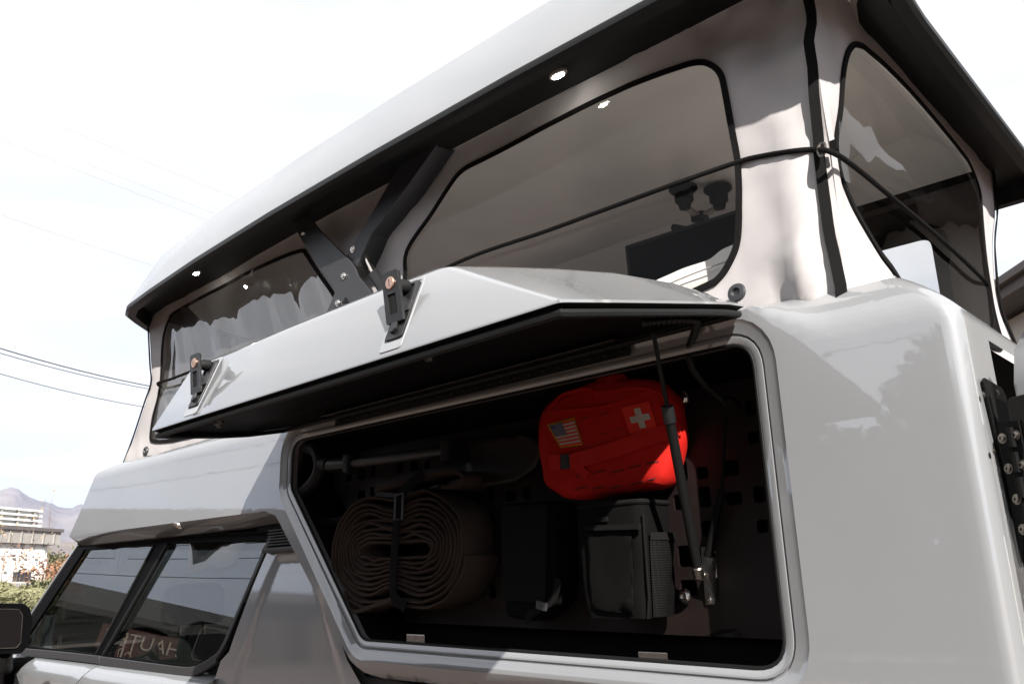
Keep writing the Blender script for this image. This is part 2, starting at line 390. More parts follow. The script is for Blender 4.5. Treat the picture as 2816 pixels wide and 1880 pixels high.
mk('cabover_underside', [p for r in under for p in r], [(i*6+j, i*6+j+1, (i+1)*6+j+1, (i+1)*6+j) for i in range(len(under)-1) for j in range(5)], 'paint', camper, True, angle=60)
lathe('drain_button', [(.016, 0), (.016, .004), (.010, .008), (.0, .009)], PZ(492, 1440, 1.80)+Vector((0, 0, -.004)), (0, -.6, -.8), 'steel', camper)
mk('deck', [(-3.53, .075, 2.070), (-.48, .075, 2.045), (-.48, YF-.075, 2.045), (-3.53, YF-.075, 2.070)], [(0, 1, 2, 3)], 'paint', camper)
# far side, rear door opening walls (plain, out of sight)
mk('far_wall', [(-3.78, YF, 1.82), (-2.2, YF, 1.81), (-1.78, YF, 1.38), (-.33, YF, 1.38), (-.33, YF, 1.95), (-.42, YF-.05, 2.05), (-3.56, YF-.05, 2.08)], [(0, 1, 2, 3, 4, 5, 6)], 'paint', camper)
mk('floor_pan', [(-1.8, .05, 1.376), (-.33, .05, 1.376), (-.33, YF, 1.376), (-1.8, YF, 1.376), (-2.2, .09, 1.79), (-2.2, YF, 1.79)], [(0, 1, 2, 3), (0, 3, 5, 4)], 'liner', camper)
mk('rear_doorway', [(-.345, .16, 1.376), (-.345, .16, 1.95), (-.9, .16, 1.95), (-.9, .16, 1.376), (-.345, YF, 1.95), (-.9, YF, 1.95), (-.9, YF, 1.376), (-.345, YF, 1.376)], [(0, 1, 2, 3), (1, 4, 5, 2), (3, 2, 5, 6)], 'carpet', camper)
# storage box behind the opening
BK = .155
bx = [Vector((p[0], .028, p[1])) for p in offset(OPEN, .003)] + [Vector((p[0], BK+.02, p[1])) for p in offset(OPEN, .02)]
mk('storage_box', bx, loops_faces(2, len(OPEN))+[tuple(range(len(OPEN), 2*len(OPEN)))], 'carpet', camper, True, angle=30)
# edge seal on the opening
sl = [Vector((p[0], .012, p[1])) for p in OPEN]
v, f = tube_data(sl+[sl[0]], .0035, 6, False); mk('opening_seal', v, f, 'rubber', camper, True)

# slotted mounting panel at the back of the box
def slot(x0, x1, z0, z1): return rpoly([(x0, z0), (x1, z0), (x1, z1), (x0, z1)], .006, 2)
PAN = offset(OPEN, -.035)
holes = []
for i in range(24):
    for j in range(9):
        x0 = -2.08+i*.058; z0 = 1.505+j*.054
        if j < 1 or (j < 4 and i % 3 == 1) or (j < 3 and i > 20): continue
        if i % 5 == 4 or random.random() < .08: continue
        wd_ = (.038, .026, .034, .022)[i % 4]; tall = (.030, .040, .024)[(j+i) % 3]
        s_ = slot(x0, x0+wd_, z0, z0+tall)
        if all(inside(p, offset(PAN, -.018)) for p in s_): holes.append(s_)
PANY = BK-.02
v, f = sheet(PAN, holes, .04, lambda a, b: Vector((a, PANY, b)))
mk('mounting_panel', v, f, 'panel', camper, False, bevel=0, solid=.006)
for p in [(1879, 1097), (1884, 1639)]:
    bolt('bolt', PY(*p, PANY-.004), (0, -1, 0), .011, 'steel', camper, .010)
# steel striker tabs on the sill
for p0, p1 in (((1117, 1764), (1166, 1768)), ((1756, 1818), (1836, 1824))):
    a = PY(*p0, .014); b = PY(*p1, .014)
    box('striker_tab', ((a.x+b.x)/2, .016, a.z+.006), (abs(b.x-a.x), .003, .022), 'steel', camper, bevel=.001)

# ---------------------------------------------------------------- side hatch
HA = R_(12.4); VD = Vector((0, -math.cos(HA), -math.sin(HA))); ND = Vector((0, -math.sin(HA), math.cos(HA))); HO = Vector((0, -.006, 2.052))
def H(u, v, n=0.): return Vector((u, HO.y, HO.z)) + VD*v + ND*n
LIP = [(-.655, .0), (-.640, .08), (-.636, .18), (-.634, .30), (-.632, .42), (-.632, .535), (-.634, .543), (-.642, .545), (-.95, .545), (-1.35, .545), (-1.795, .545), (-1.90, .43), (-2.05, .255), (-2.13, .13), (-2.145, .0)]
TOP = [(-.70, .018, .022), (-.735, .085, .058), (-.81, .155, .096), (-.866, .26, .116), (-.885, .36, .12), (-.894, .452, .12), (-.900, .463, .12), (-.912, .466, .12), (-1.05, .466, .122), (-1.35, .466, .122), (-1.735, .466, .12), (-1.83, .36, .118), (-1.95, .20, .10), (-2.03, .09, .06), (-2.10, .018, .022)]
n = len(LIP)
rings = [[H(u, v, -.004) for u, v in LIP], [H(u, v, 0) for u, v in LIP]]
rings.append([H(a[0], a[1], 0).lerp(H(*b), .90) for a, b in zip(LIP, TOP)]); rings.append([H(a[0], a[1], 0).lerp(H(*b), .965) for a, b in zip(LIP, TOP)])
ctr = (-1.35, .24)
rings.append([H(*b) + (H(ctr[0], ctr[1], b[2]+.002)-H(*b))*.012 for b in TOP])
rings.append([H(b[0]+(ctr[0]-b[0])*.06, b[1]+(ctr[1]-b[1])*.06, b[2]+.006) for b in TOP])
rings.append([H(b[0]+(ctr[0]-b[0])*.5, b[1]+(ctr[1]-b[1])*.5, .135) for b in TOP])
v = [p for r in rings for p in r]; f = loops_faces(len(rings), n)+[tuple(range((len(rings)-1)*n, len(rings)*n))]
hatch = mk('side_hatch', v, f, 'paint', camper, True, angle=42)
tag(hatch, 'light grey bulged hatch swung up above the storage opening')
# black inner liner, rubber lip seal
def inset(poly, d): return offset(poly, -d)
ri = [[H(u, v, -.0045) for u, v in inset(LIP, .0005)], [H(u, v, -.010) for u, v in inset(LIP, .012)], [H(u, v, -.004) for u, v in inset(LIP, .030)], [H(u, v, .006) for u, v in inset(LIP, .06)], [H(u, v, .010) for u, v in inset(LIP, .10)]]
mk('hatch_liner', [p for r in ri for p in r], loops_faces(len(ri), n)+[tuple(range((len(ri)-1)*n, len(ri)*n))], 'liner', hatch, True, angle=30)
sl = [H(u, v, -.016) for u, v in resample(inset(LIP, .010), .06)]; sl.append(sl[0])
v, f = tube_data(sl, .0065, 8, False); mk('lip_seal', v, f, 'rubber', hatch, True)
# striker studs seen under the hatch
for px, py in ((1176, 970), (601, 1158)):
    c = PP(px, py, H(0, .5, -.01), ND); lathe('latch_stud', [(.010, 0), (.010, .006), (.006, .008), (.006, .013), (0, .014)], c, -ND, 'dsteel', hatch, 12)

# piano hinge with bolts
hx0, hx1 = -1.885, -.902
hg = box('piano_hinge', ((hx0+hx1)/2, -.004, 2.028), (hx1-hx0, .004, .034), 'black', camper, bevel=.001)
box('upper_leaf', (0, 0, 0), (1, 1, 1), 'black', hg).data.transform(Matrix.LocRotScale(H((hx0+hx1)/2, .03, -.008), Matrix.Rotation(HA, 3, 'X'), Vector((hx1-hx0, .046, .004))))
N = 44; dxk = (hx1-hx0)/N
kd = lathe_data([(.0055, 0), (.0055, dxk*.86)], (0, 0, 0), (1, 0, 0), 10); kme = None
for i in range(N):
    c = Vector((hx0+i*dxk, -.010, 2.049))
    if kme is None:
        o = mk('knuckle', kd[0], kd[1], 'dsteel', hg, True); kme = o.data
    else: o = link(bpy.data.objects.new('knuckle', kme), hg)
    o.location = c
bme = None
for i in range(24):
    c = Vector((hx0+.02+i*(hx1-hx0-.04)/23, -.006, 2.024))
    if bme is None:
        o = bolt('hinge_bolt', (0, 0, 0), (0, -1, 0), .0042, 'black', hg, .004); bme = o.data
    else: o = link(bpy.data.objects.new('hinge_bolt', bme), hg)
    o.location = c

# latches on the lower face of the hatch
LB, LM = H(0, .545, 0), H(0, .466, .12); E2 = (LM-LB).normalized(); E3 = Vector((1, 0, 0)).cross(E2); E3 = E3 if E3.y < 0 else -E3
def LF(x, x0, a, b, c): return Vector((x0+a, LB.y, LB.z)) + E2*b + E3*c
def latch(x0, lab):
    F = lambda a, b, c: LF(0, x0, a, b, c)
    lt = thing_part = mk('latch', *prism_data(rpoly([(-.021, .024), (.021, .024), (.021, .132), (-.021, .132)], .006, 3), F, -.004, .004), 'black', camper, False, bevel=.0015)
    tag(lt, lab)
    # moulded painted recess surround
    su = rpoly([(-.029, .004), (.026, .004), (.030, .141), (-.025, .141)], .008, 3); si = rpoly([(-.023, .021), (.023, .021), (.023, .135), (-.023, .135)], .007, 3)
    rr = [[F(a, b, .0005) for a, b in su], [F(a*.94, b*.985+.0008, .002) for a, b in su], [F(a, b, .0016) for a, b in si], [F(a, b, -.004) for a, b in si]]
    mk('moulded_surround', [p for r in rr for p in r], loops_faces(4, len(su)), 'paint', lt, True, angle=40)
    # rim of the cup and its dark well
    ro = rpoly([(-.0195, .072), (.0195, .072), (.0195, .1305), (-.0195, .1305)], .004, 3); rn = rpoly([(-.0145, .076), (.0145, .076), (.0145, .126), (-.0145, .126)], .003, 3)
    rr = [[F(a, b, .004) for a, b in ro], [F(a, b, .007) for a, b in ro], [F(a, b, .007) for a, b in rn], [F(a, b, -.012) for a, b in rn]]
    mk('cup', [p for r in rr for p in r], loops_faces(4, len(ro))+[tuple(range(3*len(rn), 4*len(rn)))], 'armblack', lt, False)
    # paddle sprung out of the cup
    tl = R_(23); hb = .056
    G = lambda a, b, c: F(a-.012*(b/.09), hb + b*math.cos(tl) - c*math.sin(tl), .009 + b*math.sin(tl) + c*math.cos(tl))
    v, f = sheet(rpoly([(-.0205, -.004), (.0205, -.004), (.0205, .082), (-.0205, .082)], [.002, .002, .007, .007], 4), [rpoly([(-.011, .010), (.009, .010), (.009, .044), (-.011, .044)], .002, 2)], .012, lambda a, b: G(a, b, 0))
    mk('paddle', v, f, 'black', lt, False, bevel=.0008, solid=.005)
    box('thumb_slide', G(-.001, .027, -.004), (.0215, .036, .008), 'rubber', lt, Matrix((Vector((1, 0, 0)), (G(0, 1, 0)-G(0, 0, 0)).normalized(), (G(0, 0, 1)-G(0, 0, 0)).normalized())).transposed(), .002)
    ax = (G(0, 0, 1)-G(0, 0, 0)).normalized()
    lathe('lock_face', [(.0105, 0), (.0105, .002), (.0092, .0032), (0, .0034)], G(0, .062, .002), ax, 'copper', lt, 20)
    box('key_slot', G(0, .062, .0056), (.0018, .012, .0006), 'armblack', lt, Matrix((Vector((1, 0, 0)), (G(0, 1, 0)-G(0, 0, 0)).normalized(), ax)).transposed(), 0)
    v, f = lathe_data([(.0, -.001), (.012, 0), (.012, .012), (.008, .024), (0, .026)], G(.002, .060, -.029), ax, 14); mk('knob', v, f, 'rubber', lt, True)
    # hasp tongue below the paddle
    mk('tongue', *prism_data([(-.008, .062), (.006, .062), (.006, .040), (.002, .034), (-.005, .034), (-.008, .040)], F, .004, .010), 'black', lt, False, bevel=.001)
latch(-.972, 'black paddle latch with coppery lock, nearer the middle of the open hatch')
latch(-1.625, 'black paddle latch with coppery lock at the front end of the open hatch')

# gas strut of the hatch
top = PP(1797, 905, H(0, .1, .0), ND); top = H(-.80, .10, .01)
A = PY(1797, 917, -.10); B = PY(1840, 1150, .012); C_ = PY(1918, 1560, .085)
B = A.lerp(C_, (B.z-A.z)/(C_.z-A.z))
st = tube('hatch_strut', [B, C_], .0092, 'rim', camper, 14)
tag(st, 'black gas strut slanting across the storage opening')
tube('strut_rod', [A, B], .0042, 'rim', st, 10)
dr = (C_-B).normalized()
tube('strut_collar', [B-dr*.012, B+dr*.018], .0115, 'black', st, 14)
lathe('strut_socket', [(.008, 0), (.011, .004), (.011, .022), (.006, .028)], C_-dr*.004, dr, 'dsteel', st, 12)
br = PY(1951, 1582, PANY-.004)
bk = mk('strut_bracket', *prism_data(rpoly([(-.012, -.052), (.008, -.052), (.008, -.022), (.019, 0), (.019, .042), (.010, .053), (-.012, .053)], .003, 2), lambda a, b, t: Vector((br.x+a, br.y-t, br.z+b)), 0, .004), 'steel', camper, False, bevel=.001)
mk('bracket_fin', [br+Vector((.009, -.004, -.045)), br+Vector((.018, -.004, .04)), br+Vector((.012, -.03, .0)), br+Vector((.012, -.004, -.045)), br+Vector((.021, -.004, .04)), br+Vector((.015, -.03, .0))], [(0, 1, 2), (5, 4, 3), (0, 3, 4, 1), (1, 4, 5, 2), (2, 5, 3, 0)], 'steel', bk)
bolt('bolt', br+Vector((-.002, -.004, .042)), (0, -1, 0), .0045, 'steel', bk); bolt('bolt', br+Vector((-.002, -.004, -.043)), (0, -1, 0), .0045, 'steel', bk)
tube('ball_stud', [br+Vector((.006, -.02, 0)), C_+dr*.010], .005, 'steel', bk, 10)
# second strut lying against the panel behind it
tube('idle_strut', [PY(1995, 1140, .10), PY(1985, 1350, .11)], .0035, 'liner', camper, 8)
tube('idle_strut', [PY(1985, 1350, .11), PY(1946, 1530, .12)], .008, 'liner', camper, 12)
# coiled cable sleeve from hatch to panel
cp = [H(-.79, .12, .0), PY(1906, 880, -.05), PY(1912, 905, -.01), PY(1895, 965, .02), PY(1905, 1010, .05), PY(1940, 1058, .09), PY(1985, 1098, .12), PY(2003, 1120, PANY)]
cs = catmull(cp, 60, False)
tube_pts = cs; rs_ = [.0062+.0016*math.sin(i*1.25) for i in range(len(cs))]
tag(mk('cable_sleeve', *tube_data(cs, rs_, 10), 'black', camper, True, angle=0), 'ribbed black cable sleeve curling down beside the strut')
lathe('grommet', [(.007, 0), (.016, 0), (.018, .004), (.014, .009), (.007, .008)], PY(2010, 1118, PANY-.003), (0, -1, 0), 'rubber', camper, 18)

# ---------------------------------------------------------------- rear pillar, door hardware, open rear door
def RX(px, py, dx=0.): return PX(px, py, XC+RC+dx)
pl = [RX(*q) for q in ((2693, 1050), (2697, 1040), (2745, 1068), (2756, 1090), (2816, 1400), (2816, 1560), (2775, 1400))]
mk('hinge_plate', *prism_data([(p.y, p.z) for p in pl], lambda a, b, t: Vector((XC+RC+t, a, b)), .002, .006), 'liner', camper, False, bevel=.001)
wl = [RX(*q) for q in ((2707, 1090), (2752, 1108), (2816, 1440), (2816, 1530), (2780, 1400))]
mk('hinge_well', *prism_data([(p.y, p.z) for p in wl], lambda a, b, t: Vector((XC+RC+t, a, b)), .0065, .008), 'carpet', camper)
for q in ((2704, 1085), (2742, 1079), (2732, 1240)): bolt('bolt', RX(*q, .006), (1, 0, 0), .0035, 'dsteel', camper)
door = thing_ = None
D0 = PX(2768, 1095, XC+RC+.03)
# door leaf swung out past the pillar: outer grey shell and dark inner panel
dh = Vector((D0.x, D0.y, 0)); dd = Vector((.86, -.51, 0)).normalized(); dn = Vector((.51, .86, 0))
def DR(a, z, t): return Vector((dh.x, dh.y, z)) + dd*a + dn*t
zt = D0.z
rd = mk('rear_door', *prism_data(rpoly([(.0, 1.36), (.9, 1.36), (.9, zt), (.0, zt)], .006, 2), lambda a, b, t: DR(a, b, t), 0, .012), 'panel', camper, False, bevel=.001)
tag(rd, 'rear door swung open past the camper corner')
shell = []
prof = [(.0, .010), (.02, .0), (.06, .0), (.13, .02), (.16, .06), (.16, .2)]
for i in range(9):
    th = i/8*math.pi/2
    a0 = -.012+.05*(1-math.sin(th)); 
    shell.append(DR(a0, 0, .013+.16*math.cos(th)*0+.02+.13*(1-math.cos(th))))
lz = [1.36, 1.7, zt-.0, zt+.06, zt+.085, zt+.092]
la = [0, 0, 0, .0, .02, .06]
sv = []
for z, o_ in zip(lz, la):
    for i in range(9):
        th = i/8*math.pi/2; sv.append(DR(.0+o_+.045*(1-math.sin(th)) if i else .0+o_+.9, z, .014+.002 if i == 0 else .014+.05*math.sin(0)+.12*(1-math.cos(th))))
# simple rounded slab: near face, rounded hinge edge, top roll
sv, nn_ = [], 10
for z, o_ in ((1.36, 0), (zt+.02, 0), (zt+.07, .006), (zt+.10, .02), (zt+.118, .05), (zt+.125, .10)):
    ring = [(.95, .014+o_)] + [(.004+o_+.05*(1-math.cos(g)), .014+o_+.07*math.sin(g)*1.0) for g in [k*math.pi/2/6 for k in range(7)]] + [(.10+o_, .09), (.95, .095-o_*.3)]
    sv += [DR(a, z, t) for a, t in ring]
mk('door_shell', sv, loops_faces(6, nn_)+[tuple(range(50, 60))], 'paint', rd, True, angle=60)
hv = []
for (qx, qy, nm) in ((2758, 1200, 0),):
    pass
def DP(px, py, off): return PP(px, py, DR(0, 0, -off), dn)
hp = [DP(*q, .003) for q in ((2740, 1160), (2801, 1154), (2816, 1230), (2816, 1560), (2790, 1440))]
hc = [( (p-Vector((dh.x, dh.y, 0))).dot(dd), p.z) for p in hp]
mk('door_hinge_leaf', *prism_data(hc, lambda a, b, t: DR(a, b, -t), .001, .004), 'liner', rd, False, bevel=.0008)
for i, q in enumerate(((2793, 1196), (2757, 1205), (2774, 1288), (2812, 1278), (2797, 1372), (2814, 1455))):
    bolt('bolt', DP(*q, .004), -dn, .0055, 'dsteel', rd, .004)
v, f = join(*[lathe_data([(.006, 0), (.006, .028)], DP(2775, 1172, .006)+Vector((0, 0, -.035*k-.03)), (0, 0, 1), 10) for k in range(10)])
mk('hinge_barrel', v, f, 'liner', rd, True)

# ---------------------------------------------------------------- pop-top roof
RZ = 2.682
near = [(-.262, -.080), (-.285, -.088), (-.40, -.090), (-.72, -.098), (-1.1, -.112), (-1.6, -.120), (-2.1, -.120), (-2.6, -.108), (-3.0, -.088), (-3.22, -.072)]  # rear near corner unseen; flare added to stretch the roof's shadow over the tent
yc = .69
front = [(-3.30, -.045), (-3.36, .01), (-3.49, .15), (-3.60, .36)]
half = near + front + [(-3.66, yc)]
plan = half + [(x, 2*yc-y) for x, y in half[-2:2:-1]] + [(-.42, 2*yc+.092), (-.385, 2*yc+.086)]
plan = [(-.262, -.055)] + plan[0:] + [(-.372, 2*yc+.07)]
plan = plan + [(-.372, y) for y in (1.1, .9, .6, .35)] + [(-.367, .22), (-.345, .14), (-.29, .03)]
def rin(p, d, df=None):
    """inset of the roof plan: d at sides and rear, df at the nose"""
    x, y = p; df = d if df is None else df
    sx = (x+.37)/(-3.66+.37); X = x - d*(1-sx)*(1.0 if d < .1 else .68) + df*sx
    cy_ = (y-yc)/(.80); return (X, y - d*cy_)
n = len(plan)
lv = [(.0, .0, RZ), (.004, .02, RZ+.02), (.062, .16, RZ+.185), (.085, .20, RZ+.208), (.14, .26, RZ+.222), (.5, .9, RZ+.24)]
vv = [];
for d, df, z in lv: vv += [Vector((*rin(p, d, df), z)) for p in plan]
roof = mk('roof_shell', vv, loops_faces(len(lv), n)+[tuple(range((len(lv)-1)*n, len(lv)*n))], 'paint', camper, True, angle=30)
tag(roof, 'raised pale grey roof shell with a wide overhang')
lv = [(.0, .0, RZ-.001), (-.004, -.004, RZ-.006), (-.004, -.004, RZ-.020), (.004, .004, RZ-.028), (.030, .03, RZ-.026), (.036, .036, RZ-.010), (.045, .045, RZ+.022), (.178, .19, RZ+.030), (.180, .192, RZ+.05)]
vv = []
for d, df, z in lv: vv += [Vector((*rin(p, d, df), z)) for p in plan]
mk('roof_rim', vv, loops_faces(len(lv), n), 'rim', camper, True, angle=40)
cl = [Vector((*rin(p, .179, .191), RZ+.031)) for p in plan]
clu = [Vector((*rin(p, .30, .32), RZ+.105)) for p in plan]
clx = [Vector((*rin(p, .36, .40), RZ+.135)) for p in plan]
cv = cl+clu+clx
mk('roof_liner', cv, loops_faces(3, n)+[tuple(range(2*n, 3*n))], 'ceiling', camper, True, angle=25)

# lamps under the rim
for (px, py) in ((1535, 205), (540, 749)):
    c = PZ(px, py, RZ+.012)
    h = mk('awning_lamp', *lathe_data([(.010, -.004), (.013, 0), (.013, .006), (.010, .008)], c+Vector((0, 0, .004)), (0, 0, -1), 16), 'ledh', camper, True)
    h.data.transform(Matrix.Translation(c) @ Matrix.Diagonal((1.9, .9, 1, 1)) @ Matrix.Translation(-c))
    l_ = mk('lens', *lathe_data([(.0098, .0), (.0098, .003), (.006, .0055), (0, .006)], c+Vector((0, 0, -.002)), (0, 0, -1), 16), 'led', h, True)
    l_.data.transform(Matrix.Translation(c) @ Matrix.Diagonal((1.7, .8, 1, 1)) @ Matrix.Translation(-c))

# ---------------------------------------------------------------- tent walls
TZ0, TZ1 = 2.035, 2.735
def ctrl(pts, y): return [(q.x, q.z) for q in (PY(*p, y) for p in pts)]
W2 = [tuple(p) for p in catmull(ctrl([(1916, 170), (1950, 176), (1978, 200), (1992, 240), (2006, 330), (2021, 440), (2027, 540), (2031, 620), (2026, 680), (2008, 728), (1982, 768), (1950, 789)], .07) + [(-.86, 2.118), (-1.1, 2.11), (-1.4, 2.112), (-1.62, 2.13), (-1.675, 2.20), (-1.682, 2.32)] + ctrl([(1117, 760), (1122, 690), (1180, 600), (1220, 534), (1247, 491), (1266, 470), (1289, 454), (1340, 428), (1395, 400), (1547, 319), (1738, 228), (1850, 187)], .07), 4)]
W1 = [tuple(p) for p in catmull(ctrl([(817, 690), (840, 699), (856, 722), (917, 807)], .07) + [(-1.985, 2.38), (-1.975, 2.25), (-1.99, 2.15), (-2.05, 2.122), (-2.3, 2.12), (-2.55, 2.122)] + ctrl([(572, 1190), (477, 1211), (430, 1213), (418, 1200), (423, 1148), (438, 1090), (446, 1033), (450, 926), (461, 880), (480, 856), (600, 790), (720, 728)], .07), 4)]
def edge_dist(p, loops):
    m_ = 9.
    for poly in loops:
        for i in range(len(poly)):
            ax_, ay_ = poly[i-1]; bx_, by_ = poly[i]; dx, dy = bx_-ax_, by_-ay_; t = max(0., min(1., ((p[0]-ax_)*dx+(p[1]-ay_)*dy)/(dx*dx+dy*dy+1e-12)))
            m_ = min(m_, (ax_+dx*t-p[0])**2+(ay_+dy*t-p[1])**2)
    return math.sqrt(m_)
WL = [W1[::2], W2[::2]]
def near_y(x, z):
    b = .070 - .012*sstep(2.22, 2.06, z) + .012*sstep(2.5, 2.72, z)
    b += .018*math.exp(-((z-2.345)/.10)**2)*sstep(-1.1, -.5, x)*1.0          # cinched by the cord at the corner
    e = (sstep(-1.35, -.6, x)*.9+.35)*(.12+.88*sstep(.0, .11, edge_dist((x, z), WL)))
    b += e*(.020*nz(x*4.2+3, z*2.6, 1.) + .016*nz(x*11+z*4, z*5, 4.))
    g = sstep(2.32, 2.09, z)
    b += g*(.020*nz(x*15, z*2.0, 7.)+.009*nz(x*37, z*4, 9.))*e             # gathers at the base
    u = sstep(2.45, 2.6, z); b += u*e*(.034*nz(x*7-z*5, z*6+x*2, 12.)+.016*nz(x*16-z*9, z*11+x*5, 15.))
    c = math.exp(-((z-2.36)/.03)**2)*sstep(-1.0, -.66, x); b += c*.009*nz(x*40, z*26, 3)
    return b
def near_pt(x, z): return Vector((x, near_y(x, z), z))
tent_out = [(-.50, TZ0), (-.50, 2.2), (-.503, 2.35), (-.50, 2.5), (-.50, TZ1), (-3.40, TZ1), (-3.375, 2.652), (-3.29, 2.474), (-3.262, 2.395), (-3.30, 2.322), (-3.40, 2.18), (-3.46, TZ0+.02), (-3.0, TZ0+.03), (-2.0, TZ0+.03), (-1.0, TZ0+.02)]
v, f = sheet(tent_out, [W2, W1], .022, near_pt)
tw = mk('tent_side_wall', v, f, 'canvas', camper, True, angle=0)
tag(tw, 'grey canvas wall with black edged windows')
def binding(name, loop, fn, nrm, par, wd=.0125, th=.004, closed=True):
    lp = resample(loop, .02); pts = [fn(*p) for p in lp]
    if closed: pts.append(pts[0])
    v, f = strip_data([p+Vector(nrm)*.0035 for p in pts], wd, th, Vector(nrm)); return mk(name, v, f, 'webbing', par, True, angle=40)
binding('window_binding', W2, near_pt, (0, -1, 0), tw)
binding('window_binding', W1, near_pt, (0, -1, 0), tw)
def pane_y(x, z): return near_y(x, z)*.25+.07*.75+.004
v, f = sheet(offset(W2, .004), [], .05, lambda a, b: Vector((a, .072+.006*nz(a*1.5, b*1.5, 2), b)))
tag(mk('window_pane', v, f, 'film', tw, True, angle=0), 'smooth clear plastic pane of the large side window')
def vin(a, b):
    tdiag = a*1.0+b*.55
    w_ = .012*nz(tdiag*8, b*1.6-a, 5)+.0035*nz(tdiag*19, b*2.2, 8)+.0006*nz(a*24, b*16, 2)
    w_ += .006*sstep(-3.0, -3.2, a)*nz(a*30, b*11, 4)
    return Vector((a, .076+w_, b))
v, f = sheet(offset(W1, .004), [], .016, vin)
tag(mk('window_pane', v, f, 'vinyl', tw, True, angle=0), 'wrinkled clear vinyl pane of the front side window')

# rear wall
TXR = -.50
zq = lambda u, v: (2000+u/1.7426, v/1.7426)
def ctrlx(pts, x): return [(q.y, q.z) for q in (PX(*p, x) for p in pts)]
W3 = ctrlx([zq(575, 232), zq(552, 290), zq(546, 450), zq(553, 740), zq(597, 930), zq(688, 1190), zq(745, 1290)], -.5) + [(.34, 2.10), (.6, 2.09), (.9, 2.10), (1.0, 2.13)] + [(1.06, 2.22), (1.10, 2.33), (1.135, 2.45)] + ctrlx([zq(1205, 960), zq(1180, 885), zq(1140, 800), zq(1100, 742), zq(960, 575), zq(850, 452), zq(720, 322), zq(640, 252), zq(605, 232)], -.5)
W3 = [tuple(p) for p in catmull(W3, 4)]
def rear_x(y, z):
    b = TXR + .012*sstep(2.5, 2.7, z)
    e = (sstep(.5, .1, y)*.8+.3)*(.12+.88*sstep(.0, .11, edge_dist((y, z), [W3[::2]])))
    b += e*(.018*nz(y*5, z*3, 21)+.018*nz(y*13+z*4, z*6, 24)) + sstep(2.3, 2.1, z)*e*.020*nz(y*22, z*3, 27)
    b += .020*sstep(2.25, 2.06, z)
    b -= .018*math.exp(-((z-2.345)/.1)**2)*sstep(.45, .06, y)
    return b
YR0, YR1 = .052, 1.30
def rear_pt(y, z):
    t = sstep(.16, .052, y); x = rear_x(y, z)*(1-t)+(-.499)*t
    p = Vector((x, y, z))
    if t > 0: q = near_pt(-.50, z); p = p.lerp(Vector((q.x, q.y+(y-YR0), q.z)), t)
    sh = sstep(1.0, 1.3, y); p.y -= sh*.16*sstep(2.62, 2.32, z); return p
rear_out = [(YR0, TZ0-.01), (YR1, TZ0-.02), (YR1, 2.35), (YR1, TZ1), (YR0, TZ1), (YR0, 2.35)]
v, f = sheet(rear_out, [W3], .022, rear_pt)
tr = mk('tent_rear_wall', v, f, 'canvas', camper, True, angle=0)
binding('window_binding', W3, rear_pt, (1, 0, 0), tr)
v, f = sheet(offset(W3, .004), [], .06, lambda a, b: rear_pt(a, b)*.3+Vector((TXR, a, b))*.7)
tag(mk('window_pane', v, f, 'film', tr, True, angle=0), 'clear pane of the rear tent window')
# corner tapes
zs = [TZ0+i*(TZ1-TZ0)/30 for i in range(31)]
cpx = ctrl([(2205, 0), (2222, 230), (2238, 410), (2256, 520), (2278, 640), (2305, 740), (2318, 785)], .045)
def corner_x(z):
    for (xa, za), (xb, zb) in zip(cpx, cpx[1:]):
        if zb <= z <= za: return xa+(xb-xa)*(z-za)/(zb-za)
    return cpx[0][0] if z > cpx[0][1] else cpx[-1][0]
pts = [near_pt(min(-.498, corner_x(z)-.006), z)+Vector((.002, -.006, 0)) for z in zs]
tag(mk('corner_tape', *strip_data(pts, .019, .004, Vector((.45, -1, 0)).normalized()), 'webbing', camper, True), 'black tape down the near rear corner of the tent')
pts = [rear_pt(YR1-.002, z)+Vector((.006, .003, 0)) for z in zs]
mk('corner_tape', *strip_data(pts, .02, .004, Vector((1, .4, 0)).normalized()), 'webbing', camper, True)
# front wall and its edge tape, far wall with a clear window
fe = [p for p in tent_out if p[0] < -3.2]
fr = [near_pt(*p) for p in fe]
k = len(fr); fv = fr + [Vector((p.x-.12*math.sin(math.pi*.35), .5, p.z)) for p in fr] + [Vector((p.x-.12, .95, p.z)) for p in fr] + [Vector((p.x, 1.30, p.z)) for p in fr]
tf = mk('tent_front_wall', fv, loops_faces(4, k, False), 'canvas', camper, True)
mk('edge_tape', *strip_data([p+Vector((-.004, -.004, 0)) for p in catmull(fr, 5, False)], .014, .004, Vector((-.6, -.8, 0))), 'webbing', camper, True)
WF = rpoly([(-.655, 2.10), (-.655, 2.585), (-1.62, 2.60), (-1.62, 2.10)], .06, 6)
WF2 = rpoly([(-1.95, 2.10), (-1.95, 2.62), (-3.05, 2.62), (-3.05, 2.10)], .06, 6)
fo = [(-.51, TZ0), (-.51, TZ1), (-3.40, TZ1), (-3.28, 2.4), (-3.44, TZ0)]
def far_pt(x, z): return Vector((x, 1.30-.16*sstep(2.62, 2.32, z)*sstep(-.66, -.5, x)*.9+.006*nz(x*6, z*4, 40), z))
v, f = sheet(fo, [WF, WF2], .05, far_pt)
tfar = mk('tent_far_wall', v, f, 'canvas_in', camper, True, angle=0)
binding('window_binding', WF, far_pt, (0, -1, 0), tfar, .05); binding('window_binding', WF2, far_pt, (0, -1, 0), tfar, .05)
mk('ceiling_tape', *strip_data([Vector((x, 1.285, 2.715)) for x in (-.53, -1.2, -2.2, -3.3)], .03, .006, Vector((0, -1, 0))), 'webbing', tfar)
mk('mesh_flap', *strip_data([far_pt(x, 2.645)+Vector((0, -.01, 0)) for x in (-.70, -1.0, -1.4, -1.66)], .07, .004, Vector((0, -1, 0))), 'rubber', tfar)
